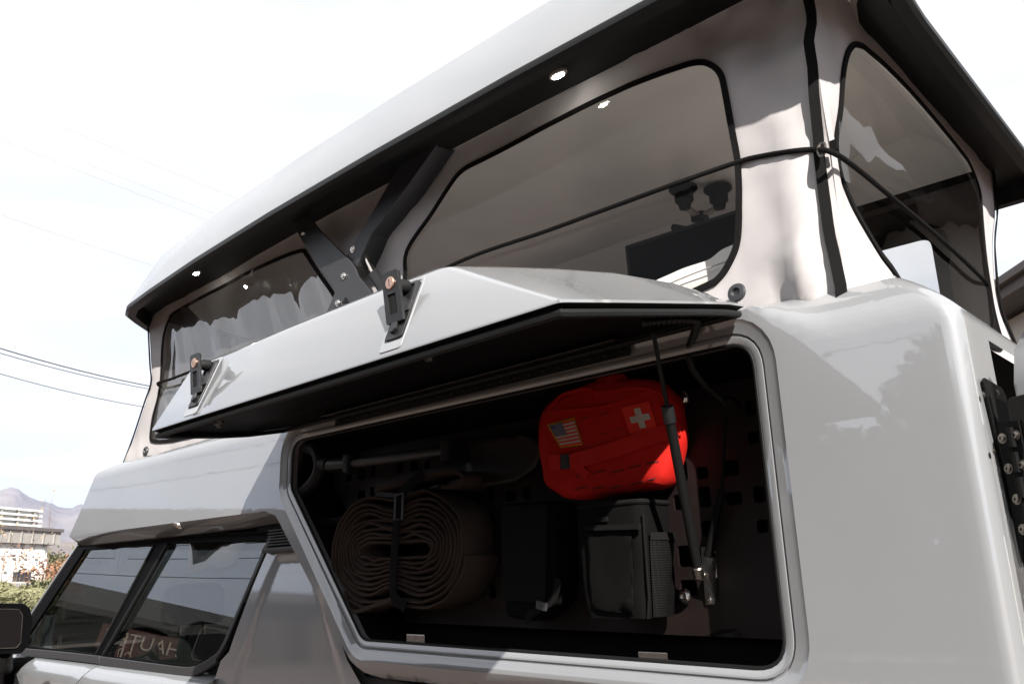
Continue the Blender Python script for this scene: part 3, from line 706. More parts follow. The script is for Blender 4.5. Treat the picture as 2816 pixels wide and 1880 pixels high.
# base eyelets
for nm, q, y in (('eyelet', (2029, 807), .02), ('eyelet', (403, 1240), .06)):
    c = PY(*q, y); v, f = lathe_data([(.006, 0), (.016, 0), (.0185, .004), (.016, .008), (.009, .009), (.006, .004)], c, (0, -1, .1), 20); mk(nm, v, f, 'armblack', camper, True)
c = PX(2430, 775, -.49); box('snap_hook', c+Vector((.02, 0, 0)), (.006, .012, .012), 'steel', camper)

# ---------------------------------------------------------------- lift arms
YA = .0
def arm(name, px, lab, y0, y1, m='armblack'):
    poly = [(q.x, q.z) for q in (PY(*p, y0) for p in px)]
    o = mk(name, *prism_data(poly, lambda a, b, t: Vector((a, t, b)), y0, y1), m, camper, False, bevel=.002); return tag(o, lab)
z3 = lambda u, v: (700+u/2.614, 250+v/2.614)
a1 = arm('lift_arm', [z3(250, 900), z3(390, 890), z3(440, 970), z3(680, 1215), z3(720, 1275), z3(740, 1330), z3(790, 1385), z3(960, 1620), z3(560, 1760), z3(470, 1650), z3(530, 1560), z3(575, 1450), z3(560, 1400), z3(345, 1090)], 'black bell crank lift arm bolted under the roof, front one', .0, .008)
for q in ((350, 1022), (642, 1330), (600, 1525)): bolt('bolt', PY(*z3(*q), -.001), (0, -1, 0), .0075, 'steel', a1, .006)
a2 = arm('lift_arm', [z3(660, 1190), z3(735, 1265), z3(840, 1030), z3(1090, 700), z3(1330, 360), z3(1190, 360), z3(1020, 560), z3(870, 830)], 'black channel lift arm slanting up towards the rear', .012, .016)
poly = [(q.x, q.z) for q in (PY(*z3(*p), .014) for p in ((735, 1265), (840, 1030), (1090, 700), (1310, 375)))]
rv = []
for x, z in poly: rv += [Vector((x, .016, z)), Vector((x+.004, .016, z)), Vector((x+.004, .075, z)), Vector((x, .075, z))]
mk('channel_flange', rv, loops_faces(4, 4), 'armblack', a2, False, bevel=.001)
for q in ((708, 1140),): bolt('bolt', PY(*z3(*q), .011), (0, -1, 0), .0075, 'steel', a2, .006)
g1, g2, g3 = PY(*z3(785, 1160), .03), PY(*z3(862, 1320), .03), PY(*z3(1010, 1560), .03)
ls = tube('lift_strut', [g2, g3], .0165, 'black', camper, 18); tag(ls, 'black gas strut with shiny rod beside the lift arms')
tube('strut_rod', [g1, g2], .0085, 'chrome', ls, 14)
mk('chevron_notch', *prism_data([(q.x, q.z) for q in (PY(*z3(*p), -.003) for p in ((650, 1480), (675, 1520), (625, 1525)))], lambda a, b, t: Vector((a, t, b)), -.002, .0), 'rubber', a1)

# ================================================================ CARGO IN THE STORAGE BOX
def ring_loft(poly, prof, yfun, ctr=None):
    """pillow-like body: prof = [(inset fraction, depth y)]; outline shrinks toward its centre"""
    c = ctr or (sum(p[0] for p in poly)/len(poly), sum(p[1] for p in poly)/len(poly)); V = []
    for k_, y in prof: V += [Vector((c[0]+(p[0]-c[0])*k_, y+yfun(c[0]+(p[0]-c[0])*k_, c[1]+(p[1]-c[1])*k_), c[1]+(p[1]-c[1])*k_)) for p in poly]
    n_ = len(poly); return V, loops_faces(len(prof), n_)+[tuple(range(n_))[::-1], tuple(range((len(prof)-1)*n_, len(prof)*n_))]
M['red'] = weave('red nylon', (.42, .010, .006), 1600, .5, .72, vary=.10)
M['redweb'] = weave('red webbing', (.58, .020, .012), 3200, .7, .65)
M['patchred'] = weave('red patch cloth', (.66, .035, .022), 3000, .4, .8)
M['patchwhite'] = weave('white patch cloth', (.50, .46, .41), 3000, .5, .85)
M['patchblue'] = weave('navy patch cloth', (.035, .045, .14), 3000, .4, .85)
M['yellow'] = weave('yellow edge stitching', (.62, .33, .03), 3400, .9, .8)
M['blackcloth'] = weave('black nylon cloth', (.0042, .0041, .0040), 1500, .5, .8, vary=.15)
M['mesh'] = weave('black pocket mesh', (.006, .006, .006), 420, 1.0, .6)
M['hose'] = weave('brown grey canvas strap', (.050, .037, .031), 1300, .6, .88, vary=.18)

# red medical pouch
bo = [(1499, 1140), (1526, 1105), (1584, 1075), (1649, 1048), (1717, 1042), (1805, 1046), (1840, 1072), (1860, 1102), (1868, 1150), (1874, 1197), (1866, 1250), (1855, 1300), (1842, 1328), (1814, 1343), (1697, 1360), (1584, 1373), (1549, 1360), (1515, 1334), (1509, 1295), (1497, 1243), (1494, 1190)]
YB = .088
bp = [tuple(p) for p in catmull([(q.x, q.z) for q in (PY(*p, YB) for p in bo)], 4)]
bag = thing('medical_pouch', 'red nylon first aid pouch with a white cross patch and a striped flag patch', 'pouch', PY(1690, 1360, .09))
bfun = lambda x, z: .005*nz(x*14, z*14, 3)+.004*nz(x*30, z*9, 6)
bc = (sum(p[0] for p in bp)/len(bp), sum(p[1] for p in bp)/len(bp))
mk('pouch_body', *ring_loft(bp, [(.93, .132), (.97, .122), (1.0, .105), (1.0, .086), (.985, .070), (.94, .060), (.85, .054), (.6, .049), (.3, .047), (.1, .047)], bfun, bc), 'red', bag, True, angle=0)
def bfront(x, z):
    """y of the pouch's front at (x, z)"""
    k_ = 0.
    lo_, hi_ = .0, 1.
    d = Vector((x-bc[0], z-bc[1]))
    for q in range(14):
        mid = (lo_+hi_)/2
        if inside((bc[0]+d.x/max(mid, 1e-4), bc[1]+d.y/max(mid, 1e-4)), bp): hi_ = mid
        else: lo_ = mid
    k_ = hi_; pr = [(.0, .047), (.3, .047), (.6, .049), (.85, .054), (.94, .060), (.985, .070), (1.0, .086)]
    for (a, ya), (b, yb) in zip(pr, pr[1:]):
        if k_ <= b: return ya+(yb-ya)*(k_-a)/(b-a)+bfun(x, z)
    return .09
def on_bag(px, py, lift=.0015):
    q = PY(px, py, .05)
    for _ in range(3): q = PY(px, py, bfront(q.x, q.z)-lift)
    return q
def patch(name, quad, nx, nzz, m, par, lift, th=.0016):
    v, f = [], []
    for j in range(nzz+1):
        for i in range(nx+1):
            a, b = i/nx, j/nzz
            p = (Vector(quad[0])*(1-a)+Vector(quad[1])*a)*(1-b)+(Vector(quad[3])*(1-a)+Vector(quad[2])*a)*b
            v.append(on_bag(p.x, p.y, lift))
    f = [(j*(nx+1)+i, j*(nx+1)+i+1, (j+1)*(nx+1)+i+1, (j+1)*(nx+1)+i) for j in range(nzz) for i in range(nx)]
    return mk(name, v, f, m, par, False, solid=th)
z7 = lambda u, v: (1400+u/2.614, 700+v/2.614)
def sub(quad, a0, a1, b0, b1):
    L_ = lambda a, b: tuple((Vector(quad[0])*(1-a)+Vector(quad[1])*a)*(1-b)+(Vector(quad[3])*(1-a)+Vector(quad[2])*a)*b)
    return [L_(a0, b0), L_(a1, b0), L_(a1, b1), L_(a0, b1)]
fq = [z7(272, 1222), z7(470, 1170), z7(530, 1365), z7(370, 1388)]
fp = patch('flag_patch', fq, 4, 4, 'yellow', bag, .0015); tag(fp, 'striped flag patch with a blue star field and yellow edge')
fin_ = sub(fq, .06, .95, .06, .95)
patch('field', fin_, 3, 3, 'patchred', fp, .0032, .0008)
for i in range(6):
    b0 = (2*i+1)/13; patch('stripe', sub(fin_, .5 if i < 3 else 0, 1, b0, b0+1/13), 3, 1, 'patchwhite', fp, .0042, .0008)
cq = sub(fin_, 0, .5, 0, 7/13); patch('canton', cq, 2, 2, 'patchblue', fp, .0044, .0008)
for j in range(9):
    for i in range(6 if j % 2 == 0 else 5):
        a = (i+.5)/6 if j % 2 == 0 else (i+1)/6; b = (j+.5)/9
        patch('star', sub(cq, a-.035, a+.035, b-.03, b+.03), 1, 1, 'patchwhite', fp, .0053, .0004)
cq = [z7(805, 1100), z7(1005, 1055), z7(1065, 1248), z7(870, 1290)]
cr = patch('cross_patch', cq, 4, 4, 'patchred', bag, .0020); tag(cr, 'square red patch with a white cross')
patch('cross', sub(cq, .41, .63, .14, .88), 1, 4, 'patchwhite', cr, .0035, .0008); patch('cross', sub(cq, .17, .87, .40, .63), 4, 1, 'patchwhite', cr, .0037, .0008)
# webbing: long strap, side tab, buckle, handle, rows of slots
def webline(name, pts, wd, m='redweb', lift=.005, th=.004, par=bag):
    P3 = [on_bag(*p, lift) for p in catmull([Vector(p) for p in pts], 4, False)]
    return mk(name, *strip_data(P3, wd, th, Vector((0, -1, .0))), m, par, True)
webline('strap', [z7(440, 1490), z7(620, 1440), z7(800, 1385), z7(1000, 1315), z7(1130, 1275), z7(1225, 1240)], .032)
webline('strap_tab', [z7(290, 1500), z7(370, 1490)], .034)
webline('buckle', [z7(372, 1490), z7(455, 1480)], .030, 'black', .004, .004)
webline('strap_tail', [z7(450, 1480), z7(500, 1530), z7(560, 1590)], .018)
mk('side_buckle', *box_data(on_bag(*z7(262, 1500), .004)+Vector((.0, .02, 0)), (.012, .02, .03)), 'black', bag, False, bevel=.002)
tops = [on_bag(*z7(655, 985), .002), PY(*z7(660, 905), .065), PY(*z7(740, 893), .063), PY(*z7(810, 905), .07), on_bag(*z7(815, 960), .002)]
mk('carry_handle', *strip_data(catmull(tops, 6, False), .026, .003, Vector((0, -1, .5))), 'redweb', bag, True)
webline('panel_seam', [z7(300, 1130), z7(500, 1110), z7(660, 1095), z7(820, 1050), z7(1000, 985), z7(1080, 1030), z7(1130, 1150)], .004, 'red', .002, .004)
webline('zip', [z7(290, 1115), z7(380, 1010), z7(560, 965), z7(650, 990), z7(900, 960), z7(1060, 990), z7(1130, 1080), z7(1180, 1250)], .005, 'red', .002, .005)
M['slit'] = mat('painted slit shade', (.05, .004, .003), .9)  # dark red strips: shade inside the cut slits put into the colour
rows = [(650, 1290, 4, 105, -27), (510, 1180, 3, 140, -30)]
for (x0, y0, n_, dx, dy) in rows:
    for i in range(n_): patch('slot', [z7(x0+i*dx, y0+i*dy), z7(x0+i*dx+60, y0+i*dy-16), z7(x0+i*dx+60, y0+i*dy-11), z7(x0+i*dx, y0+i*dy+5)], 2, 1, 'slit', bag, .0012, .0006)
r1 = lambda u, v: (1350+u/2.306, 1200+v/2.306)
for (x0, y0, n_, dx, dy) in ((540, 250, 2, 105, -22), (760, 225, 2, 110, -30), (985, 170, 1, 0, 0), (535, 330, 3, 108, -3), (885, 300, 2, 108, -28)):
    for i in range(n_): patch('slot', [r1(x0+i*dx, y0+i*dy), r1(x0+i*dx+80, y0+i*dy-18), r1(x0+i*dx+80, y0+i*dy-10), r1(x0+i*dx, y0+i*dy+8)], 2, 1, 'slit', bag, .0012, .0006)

# rolled canvas strap
z8 = lambda u, v: (750+u/2.0107, 1100+v/2.0107)
roll = thing('rolled_strap', 'wide brown canvas strap rolled into a double coil, cinched by a black strap', 'strap', PY(1100, 1690, .07))
YS0, YS1 = .022, .125
ctrp = PY(*z8(700, 815), YS0); lft = PY(*z8(322, 850), YS0); rgt = PY(*z8(1066, 850), YS0); tp = PY(*z8(700, 470), YS0); bt = PY(*z8(700, 1185), YS0)
HWd = (rgt.x-lft.x)/2; HH = (tp.z-bt.z)/2; cX = (rgt.x+lft.x)/2; cZ = (tp.z+bt.z)/2
def coil(k_, th):
    """k_ = 0 inner .. 1 outer"""
    a = HWd*(.52+.48*k_); b = HH*(.13+.87*k_)
    cx_, sx_ = math.cos(th), math.sin(th)
    x = a*math.copysign(abs(cx_)**.82, cx_); z = b*math.copysign(abs(sx_)**.86, sx_)
    pinch = 1-.30*math.exp(-(x/(HWd*.30))**2)*(1 if k_ < .85 else .55); z *= pinch
    x += .006*nz(k_*5+cx_*2, sx_*2, 2); z += .006*nz(k_*9+cx_*3, sx_*2, 5)+.0025*nz(cx_*9, k_*12, 8)
    return cX+x, cZ+z
TURN = 10; pts2 = []
for i in range(TURN*56):
    th = 2*math.pi*i/56; k_ = (i/56)/TURN; pts2.append(coil(k_, th))
v, f = [], []; N = len(pts2)
for i in range(N):
    p = Vector(pts2[i]); t = (Vector(pts2[min(i+1, N-1)])-Vector(pts2[max(i-1, 0)])).normalized(); nn2 = Vector((-t.y, t.x)); h_ = .0040
    wob = .004*nz(i*.12, 3, 1)+.003*nz(i*.4, 1, 2)
    for (s_, y) in ((-.8, YS1), (-1, YS0+.004), (-.35, YS0), (.35, YS0), (1, YS0+.004), (.8, YS1)):
        v.append(Vector((p.x+nn2.x*s_*h_, y+(wob if y < .05 else 0), p.y+nn2.y*s_*h_)))
f = loops_faces(N, 6)
mk('coil', v, f, 'hose', roll, True, angle=50)
def ribbon(name, px, y0, y1, th, m, par):
    P3 = catmull([PY(*p, (y0)) for p in px], 8, False); v = []
    for i, p in enumerate(P3):
        t = (P3[min(i+1, len(P3)-1)]-P3[max(i-1, 0)]).normalized(); q = Vector((-t.z, 0, t.x))*th/2
        v += [Vector((p.x, y0, p.z))-q, Vector((p.x, y0, p.z))+q, Vector((p.x, y1, p.z))+q, Vector((p.x, y1, p.z))-q]
    return mk(name, v, loops_faces(len(P3), 4)+[(0, 1, 2, 3)], m, par, True, bevel=.0015, angle=40)
ribbon('loose_end', [z8(560, 495), z8(660, 470), z8(780, 440), z8(900, 405), z8(1000, 395), z8(1045, 425), z8(1010, 470), z8(930, 480)], .02, .11, .009, 'hose', roll)
ribbon('loose_flap', [z8(395, 1050), z8(410, 1130), z8(450, 1168), z8(570, 1130), z8(700, 1085)], .018, .09, .010, 'hose', roll)
cs_ = ribbon('cinch_strap', [z8(820, 400), z8(760, 470), z8(712, 540), z8(690, 700), z8(675, 900), z8(668, 1080), z8(700, 1120), z8(730, 1135)], .008, .012, .003, 'webbing', roll)
cs_.hide_render = False
P3 = catmull([PY(*p, .010) for p in (z8(830, 400), z8(750, 475), z8(700, 545), z8(682, 700), z8(670, 900), z8(665, 1060), z8(690, 1110), z8(735, 1140))], 8, False)
mk('cinch_webbing', *strip_data(P3, .026, .003, Vector((0, -1, 0))), 'webbing', roll, True)
b0 = PY(*z8(702, 590), .006); tube('cinch_buckle', [b0+Vector((-.016, 0, .030)), b0+Vector((.016, -.002, .032)), b0+Vector((.016, -.004, -.030)), b0+Vector((-.016, -.002, -.028)), b0+Vector((-.016, 0, .030))], .0035, 'armblack', roll, 8)

# shovel
sh = thing('shovel', 'black shovel with a D grip clipped flat above the rolled strap', 'shovel', PY(900, 1300, .09))
gpx = [(262, 350), (245, 290), (205, 265), (160, 280), (138, 390), (125, 495), (150, 515), (200, 482), (245, 425), (263, 360), (262, 340)]
gp = catmull([PY(*z8(*p), .045) for p in gpx], 5, False)
mk('grip', *tube_data(gp, .0185, 10), 'rubber', sh, True); tube('neck', [PY(*z8(262, 352), .045), PY(*z8(310, 358), .05)], [.018, .022], 'rubber', sh, 12)
s0, s1, s2 = PY(*z8(300, 360), .05), PY(*z8(420, 350), .055), PY(*z8(1010, 275), .075)
tube('ferrule', [s0, s1], .019, 'black', sh, 14); tube('shaft', [s1, s2], .0145, 'armblack', sh, 14)
for u in (440, 985): 
    c = PY(*z8(u, 352 if u < 600 else 280), .06); box('clip', c, (.028, .05, .055), 'rubber', sh, bevel=.006)
bl = rpoly([(q.x, q.z) for q in (PY(*z8(*p), .08) for p in ((1010, 215), (1180, 200), (1400, 190), (1510, 230), (1440, 380), (1330, 450), (1130, 485), (1070, 460), (1060, 330)))], .02, 3)
v, f = sheet(bl, [], .03, lambda a, b: Vector((a, .085-.25*((b-PY(*z8(1250, 330), .08).z))**2*4, b)))
tag(mk('blade', v, f, 'panel', sh, True, solid=.003), 'dull dark steel blade')

# black zip bag with mesh pocket
zb = thing('tool_bag', 'black cloth bag with open zip top and a mesh side pocket, under the red pouch', 'bag', PY(1690, 1720, .08))
YZ0, YZ1 = .015, .120
ft = [PY(1580, 1400, YZ0), PY(1762, 1412, YZ0), PY(1768, 1716, YZ0), PY(1576, 1672, YZ0)]
bt_ = [PY(1640, 1388, YZ1), PY(1830, 1378, YZ1), PY(1806, 1668, YZ1), PY(1640, 1640, YZ1)]
xL, xR = ft[0].x, ft[1].x
secs = []
for j in range(9):
    t = j/8; z = ft[0].z*(1-t)+(ft[2].z+.01)*t; tap = 1-.06*t; xm = (xL+xR)/2+.004*t; hw = (xR-xL)/2*tap*(1+.05*math.sin(math.pi*t))
    ring = rpoly([(xm-hw, YZ0), (xm+hw, YZ0), (xm+hw*.98, YZ1), (xm-hw*.98, YZ1)], .022, 5)
    secs.append([Vector((x, y+.006*nz(x*18, z*12, 3)+.004*nz(x*40, z*30, 6), z)) for x, y in ring])
n_ = len(secs[0])
mk('bag_body', [p for r in secs for p in r], loops_faces(9, n_)+[tuple(range(8*n_, 9*n_))], 'blackcloth', zb, True, angle=60)
rim = [p+Vector((0, 0, .004)) for p in secs[0]]; mk('zip_rim', *tube_data(rim+[rim[0]], .005, 8, False), 'webbing', zb, True)
inr = [Vector((p.x*.96+(xL+xR)/2*.04, p.y*.9+.006, p.z-.05)) for p in secs[0]]
mk('bag_lining', secs[0]+inr, loops_faces(2, n_)+[tuple(range(n_, 2*n_))], 'carpet', zb, True)
box('velcro_tab', PY(1655, 1428, YZ0-.006), (.030, .004, .009), 'webbing', zb, bevel=.001)
fpz = rpoly([(q.x, q.z) for q in (PY(*r1(*p), YZ0-.008) for p in ((590, 570), (885, 595), (895, 1130), (625, 1095)))], .003, 2)
v, f = sheet(fpz, [], .02, lambda a, b: Vector((a, YZ0-.003+.005*nz(a*25, b*14, 9), b)))
mk('front_pocket', v, f, 'blackcloth', zb, True, solid=.004)
mk('pocket_binding', *strip_data([PY(*r1(*p), YZ0-.010) for p in ((595, 580), (760, 575), (945, 570))], .010, .008, Vector((0, -1, 0))), 'webbing', zb)
mv = []
for j in range(9):
    t = j/8
    for i in range(7):
        a = i/6; z = ft[1].z-.24*(ft[1].z-ft[2].z)-(ft[1].z-ft[2].z)*.70*t; bul = .016*math.sin(math.pi*a)*(1-.6*t)+.004
        mv.append(Vector((xR*(1-.0)+.004*(1-t)+bul, YZ0+.012+(YZ1-YZ0-.02)*a*(1-.45*t), z)))
mk('mesh_pocket', mv, [(j*7+i, j*7+i+1, (j+1)*7+i+1, (j+1)*7+i) for j in range(8) for i in range(6)], 'mesh', zb, True)
mk('mesh_binding', *strip_data([mv[i]+Vector((.001, 0, .006)) for i in range(7)], .014, .003, Vector((1, -.3, 0))), 'webbing', zb)
tube('corner_piping', [Vector((xR+.002, YZ0+.004, ft[1].z)), Vector((xR+.004, YZ0+.002, ft[1].z-.15)), Vector((xR-.002, YZ0+.002, ft[2].z+.01))], .0025, 'webbing', zb, 6)

# flat black pouch between strap roll and bag
pc = thing('strap_pouch', 'flat black pouch with a hanging buckle, between the rolled strap and the black bag', 'pouch', PY(1450, 1690, .09))
pp = rpoly([(q.x, q.z) for q in (PY(*r1(*p), .06) for p in ((75, 420), (410, 400), (420, 900), (400, 1060), (270, 1170), (95, 1150)))], .012, 3)
mk('pouch_body', *ring_loft(pp, [(.98, .128), (1, .12), (1, .07), (.96, .055), (.8, .050), (.3, .048)], bfun), 'blackcloth', pc, True, angle=0)
fl = rpoly([(q.x, q.z) for q in (PY(*r1(*p), .05) for p in ((85, 440), (370, 430), (360, 1050), (90, 1040)))], .006, 2)
mk('flap', *prism_data(fl, lambda a, b, t: Vector((a, t+.002*nz(a*30, b*20, 2), b)), .040, .046), 'webbing', pc, False, bevel=.0015)
P3 = [PY(*r1(*p), .04) for p in ((430, 900), (400, 1020), (345, 1075), (270, 1110), (240, 1140), (250, 1180))]
mk('hanging_strap', *strip_data(catmull(P3, 5, False), .016, .003, Vector((0, -1, .2))), 'webbing', pc, True)
box('buckle', PY(*r1(322, 1072), .035), (.030, .006, .018), 'armblack', pc, Matrix.Rotation(.2, 3, 'Y'), .003)

# elastic cord round the tent
def wallpt(px, py, lift=.0065):
    q = PY(px, py, .06)
    for _ in range(4): q = PY(px, py, near_y(q.x, q.z)-lift)
    return q
cpts = [PY(*p, .052) for p in ((434, 1057), (470, 1042), (527, 1020))] + [Vector((-2.62, .05, 2.37)), Vector((-2.3, .05, 2.33)), Vector((-1.9, .05, 2.33))] + [PY(*p, .048) for p in ((1247, 727), (1500, 636), (1689, 567), (1850, 508))] + [wallpt(*p) for p in ((2025, 447), (2097, 429), (2187, 415), (2238, 412))]
cpts += [PX(*p, -.483) for p in ((2285, 418), (2345, 455))] + [PX(2450, 541, -.487), PX(2580, 651, -.487), PX(2706, 770, -.49), PX(2712, 785, -.53)]
cpts = [Vector((-3.30, .2, cpts[0].z)), ] + cpts
cord = thing('elastic_cord', 'black elastic cord stretched round the raised tent', 'cord', cpts[5])
mk('cord', *tube_data(catmull(cpts, 8, False), .0050, 10), 'webbing', cord, True)
rg = PY(2263, 413, .062); rp = [rg+Vector((.012*math.sin(a)*.6, -.004+.004*math.cos(a), .014*math.cos(a))) for a in [i*math.pi/8 for i in range(17)]]
tube('ring', rp, .0024, 'dsteel', cord, 8); box('ring_tab', rg+Vector((.018, .006, .004)), (.014, .004, .022), 'webbing', cord, bevel=.001)

# things inside the tent
tv = thing('flat_screen', 'black flat screen hanging inside the tent below the suction mount', 'screen', PY(1900, 720, .8))
tvl = PY(1718, 676, .8); tvr = PY(2050, 570, .82)
T1 = Vector((tvl.x, .80, tvl.z)); ex = (Vector((tvr.x, .82, tvl.z))-T1).normalized()
mk('panel', *prism_data(rpoly([(0, 0), (.62, 0), (.62, -.34), (0, -.34)], .006, 2), lambda a, b, t: T1+ex*a+Vector((.03*b*-1, t, b)), 0, .025), 'black', tv, False, bevel=.002)
M['screen'] = mat('dark glossy glass', (.002, .002, .002), .35, spec=.05)
mk('screen_face', *prism_data([(.012, -.012), (.608, -.012), (.608, -.328), (.012, -.328)], lambda a, b, t: T1+ex*a+Vector((.03*b*-1, t, b)), -.0015, -.0005), 'screen', tv)
sm = thing('suction_mount', 'black twin cup suction mount fixed to the tent ceiling', 'mount', PZ(1925, 560, 2.8))
ZC = RZ+.122
hub = PZ(1925, 600, 2.735)
for p in ((1880, 533), (1975, 533)):
    c = PZ(*p, ZC-.02); c.z = ZC
    if p[1] < 520: c = Vector((c.x-.02, c.y+.03, ZC))
    mk('suction_cup', *lathe_data([(.046, 0), (.046, .006), (.038, .014), (.030, .022), (.030, .046), (.022, .054), (.018, .072), (0, .073)], c, (0, 0, -1), 22), 'rubber', sm, True, angle=40)
    d = Vector((hub.x, hub.y, ZC-.068)); q = Vector((c.x, c.y, ZC-.062))
    box('arm', (q+d)/2, ((q-d).length+.03, .026, .010), 'ledh', sm, Matrix.Rotation(math.atan2((d-q).y, (d-q).x), 3, 'Z'), .004)
mk('hub', *lathe_data([(.030, 0), (.030, .02), (.016, .026), (.014, .05), (.020, .06), (.014, .075), (0, .078)], Vector((hub.x, hub.y, ZC-.055)), (0, 0, -1), 18), 'black', sm, True)
tube('drop_link', [Vector((hub.x, hub.y, ZC-.12)), Vector((hub.x+.01, .815, tvl.z+.01))], .012, 'black', sm, 10)
M['linen'] = weave('white bedding', (.66, .64, .63), 1200, .2, .9)
bd = [(q.x, q.z) for q in (PY(*p, .15) for p in ((1690, 830), (1813, 779), (1880, 750), (1948, 727), (1985, 700), (2025, 682)))]
bd = [(x, z+.022) for x, z in bd]
bd = [(-3.2, bd[0][1]-.02), (-2.4, bd[0][1]-.015), (-1.75, bd[0][1]-.02)] + bd + [(bd[-1][0]+.06, bd[-1][1]+.004), (bd[-1][0]+.10, bd[-1][1]-.03)]  # forward stretch is unseen, added to bounce sunlight up to the ceiling
bv = []
for x, z in [tuple(p) for p in catmull([Vector(p) for p in bd], 5, False)]:
    bv += [Vector((x, .16, 2.085)), Vector((x, .13, (2.085+z)/2)), Vector((x, .15, z-.012)), Vector((x, .19, z)), Vector((x, .5, z+.008)), Vector((x, 1.1, z)), Vector((x, 1.15, 2.085))]
tag(mk('bedding', bv, loops_faces(len(bv)//7, 7, False), 'linen', None, True, angle=0), 'white bedding lying on the camper deck inside the tent', 'bedding')
sp = [Vector((x, .128, z)) for x, z in [(q.x, q.z) for q in (PY(*p, .128) for p in ((1760, 820), (1834, 783), (1920, 747), (2006, 716)))]]
tube('piping', catmull(sp, 5, False), .0016, 'canvas', bpy.data.objects['bedding'], 6)

# ================================================================ PICKUP CAB
truck = thing('pickup_truck', 'pale grey pickup truck with dark cab windows carrying the camper', 'truck', (-3.2, .68, 0))
M['gloss'] = mat('gloss black trim', (.0022, .0022, .0025), .5, spec=.03)
M['trim'] = mat('satin grey black trim', (.03, .029, .03), .4, spec=.3)
M['seat'] = mat('grey seat cloth', (.09, .085, .08), .8, bump=(300, .3))
M['dash'] = mat('dark dashboard', (.015, .015, .016), .6)
M['headlin'] = mat('pale headliner', (.16, .155, .15), .9)
def GY(z): return .055+.14*(z-1.36)          # side glass leans in towards the roof
def gl(poly, t=0.): return [Vector((x, GY(z)+t, z)) for x, z in poly]
FG = [(-4.352, 1.376), (-3.885, 1.775), (-3.188, 1.763), (-3.49, 1.368)]
RG = [(-3.078, 1.763), (-2.374, 1.737), (-2.523, 1.431), (-2.56, 1.399), (-2.612, 1.378), (-2.70, 1.361), (-3.42, 1.366)]
def pane(name, poly, lab):
    poly2 = rpoly(poly, .018, 4)
    v, f = sheet(poly2, [], .12, lambda a, b: Vector((a, GY(b)+.004, b)))
    o = mk(name, v, f, 'glass', truck, True, angle=0); return tag(o, lab)
pane('front_side_window', FG, 'dark front side window of the cab'); pane('rear_side_window', RG, 'dark rear side window of the cab')
# black window surround: sheet with two holes
SUR = [(-4.44, 1.352), (-4.40, 1.44), (-3.965, 1.795), (-3.90, 1.815), (-3.2, 1.81), (-2.34, 1.775), (-2.345, 1.735), (-2.49, 1.43), (-2.54, 1.378), (-2.60, 1.352), (-2.70, 1.335), (-3.45, 1.340)]
v, f = sheet(SUR, [offset(rpoly(FG, .018, 4), -.001), offset(rpoly(RG, .018, 4), -.001)], .15, lambda a, b: Vector((a, GY(b)-.004, b)))
mk('window_surround', v, f, 'gloss', truck, False, solid=.012)
# drip rail, belt trims, pillar edges
def rail(name, pts, w_, th, m, dy=-.012): 
    P3 = [Vector((x, GY(z)+dy, z)) for x, z in pts]; return mk(name, *strip_data(catmull(P3, 5, False), w_, th, Vector((0, -1, .1))), m, truck, True, bevel=.002)
rail('drip_rail', [(-3.95, 1.802), (-3.2, 1.793), (-2.335, 1.760)], .012, .014, 'gloss', -.016)
rail('belt_trim', [(-4.40, 1.352), (-3.9, 1.354), (-3.425, 1.352)], .028, .018, 'trim', -.014)
rail('belt_trim', [(-3.415, 1.351), (-3.0, 1.346), (-2.72, 1.345), (-2.62, 1.362), (-2.545, 1.392)], .028, .018, 'trim', -.014)
rail('window_rubber', [(-2.545, 1.395), (-2.505, 1.44), (-2.42, 1.60), (-2.345, 1.745)], .016, .016, 'trim', -.016)
rail('window_rubber', [(-2.50, 1.43), (-2.45, 1.53), (-2.366, 1.72)], .008, .020, 'rubber', -.014)
rail('pillar_strip', [(-3.19, 1.76), (-3.492, 1.37)], .010, .010, 'rubber', -.010); rail('pillar_strip', [(-3.077, 1.76), (-3.421, 1.37)], .012, .012, 'rubber', -.010)
rail('windscreen_trim', [(-4.46, 1.37), (-4.405, 1.45), (-3.975, 1.80)], .010, .02, 'cabpaint', -.004)
# door skins
def zx(z): return -3.395-(1.345-z)*1.35
prof = [(.060, 1.340), (.030, 1.334), (.004, 1.318), (-.010, 1.296), (-.016, 1.265), (-.010, 1.235), (-.018, 1.20), (-.022, 1.0), (-.015, .75), (.03, .55)]
def skin_panel(name, x0f, x1f, nx=10):
    v = []
    for i in range(nx+1):
        for y, z in prof: x = x0f(z)+(x1f(z)-x0f(z))*i/nx; v.append(Vector((x, y+.012*sstep(-4.0, -4.5, x), z)))
    k = len(prof); return mk(name, v, [(i*k+j, i*k+j+1, (i+1)*k+j+1, (i+1)*k+j) for i in range(nx) for j in range(k-1)], 'cabpaint', truck, True, angle=60)
skin_panel('front_door', lambda z: -4.42, lambda z: zx(z)-.003)
skin_panel('rear_door', lambda z: zx(z)+.003, lambda z: -2.505-(1.39-z)*.35)
mk('door_gap', [Vector((zx(z)-.01, .075, z)) for z in (1.35, .6)]+[Vector((zx(z)+.01, .075, z)) for z in (1.35, .6)], [(0, 1, 3, 2)], 'rubber', truck)
mk('fender', [Vector((x, y, z)) for x in (-4.43, -4.9, -5.3) for y, z in ((.10, 1.32), (.03, 1.29), (-.02, 1.22), (-.03, 1.0), (-.02, .6))], [(i*5+j, i*5+j+1, (i+1)*5+j+1, (i+1)*5+j) for i in range(2) for j in range(4)], 'cabpaint', truck, True)
mk('bonnet', [(-4.45, .10, 1.33), (-4.45, 1.26, 1.33), (-5.35, 1.22, 1.28), (-5.35, .14, 1.28)], [(0, 1, 2, 3)], 'cabpaint', truck)
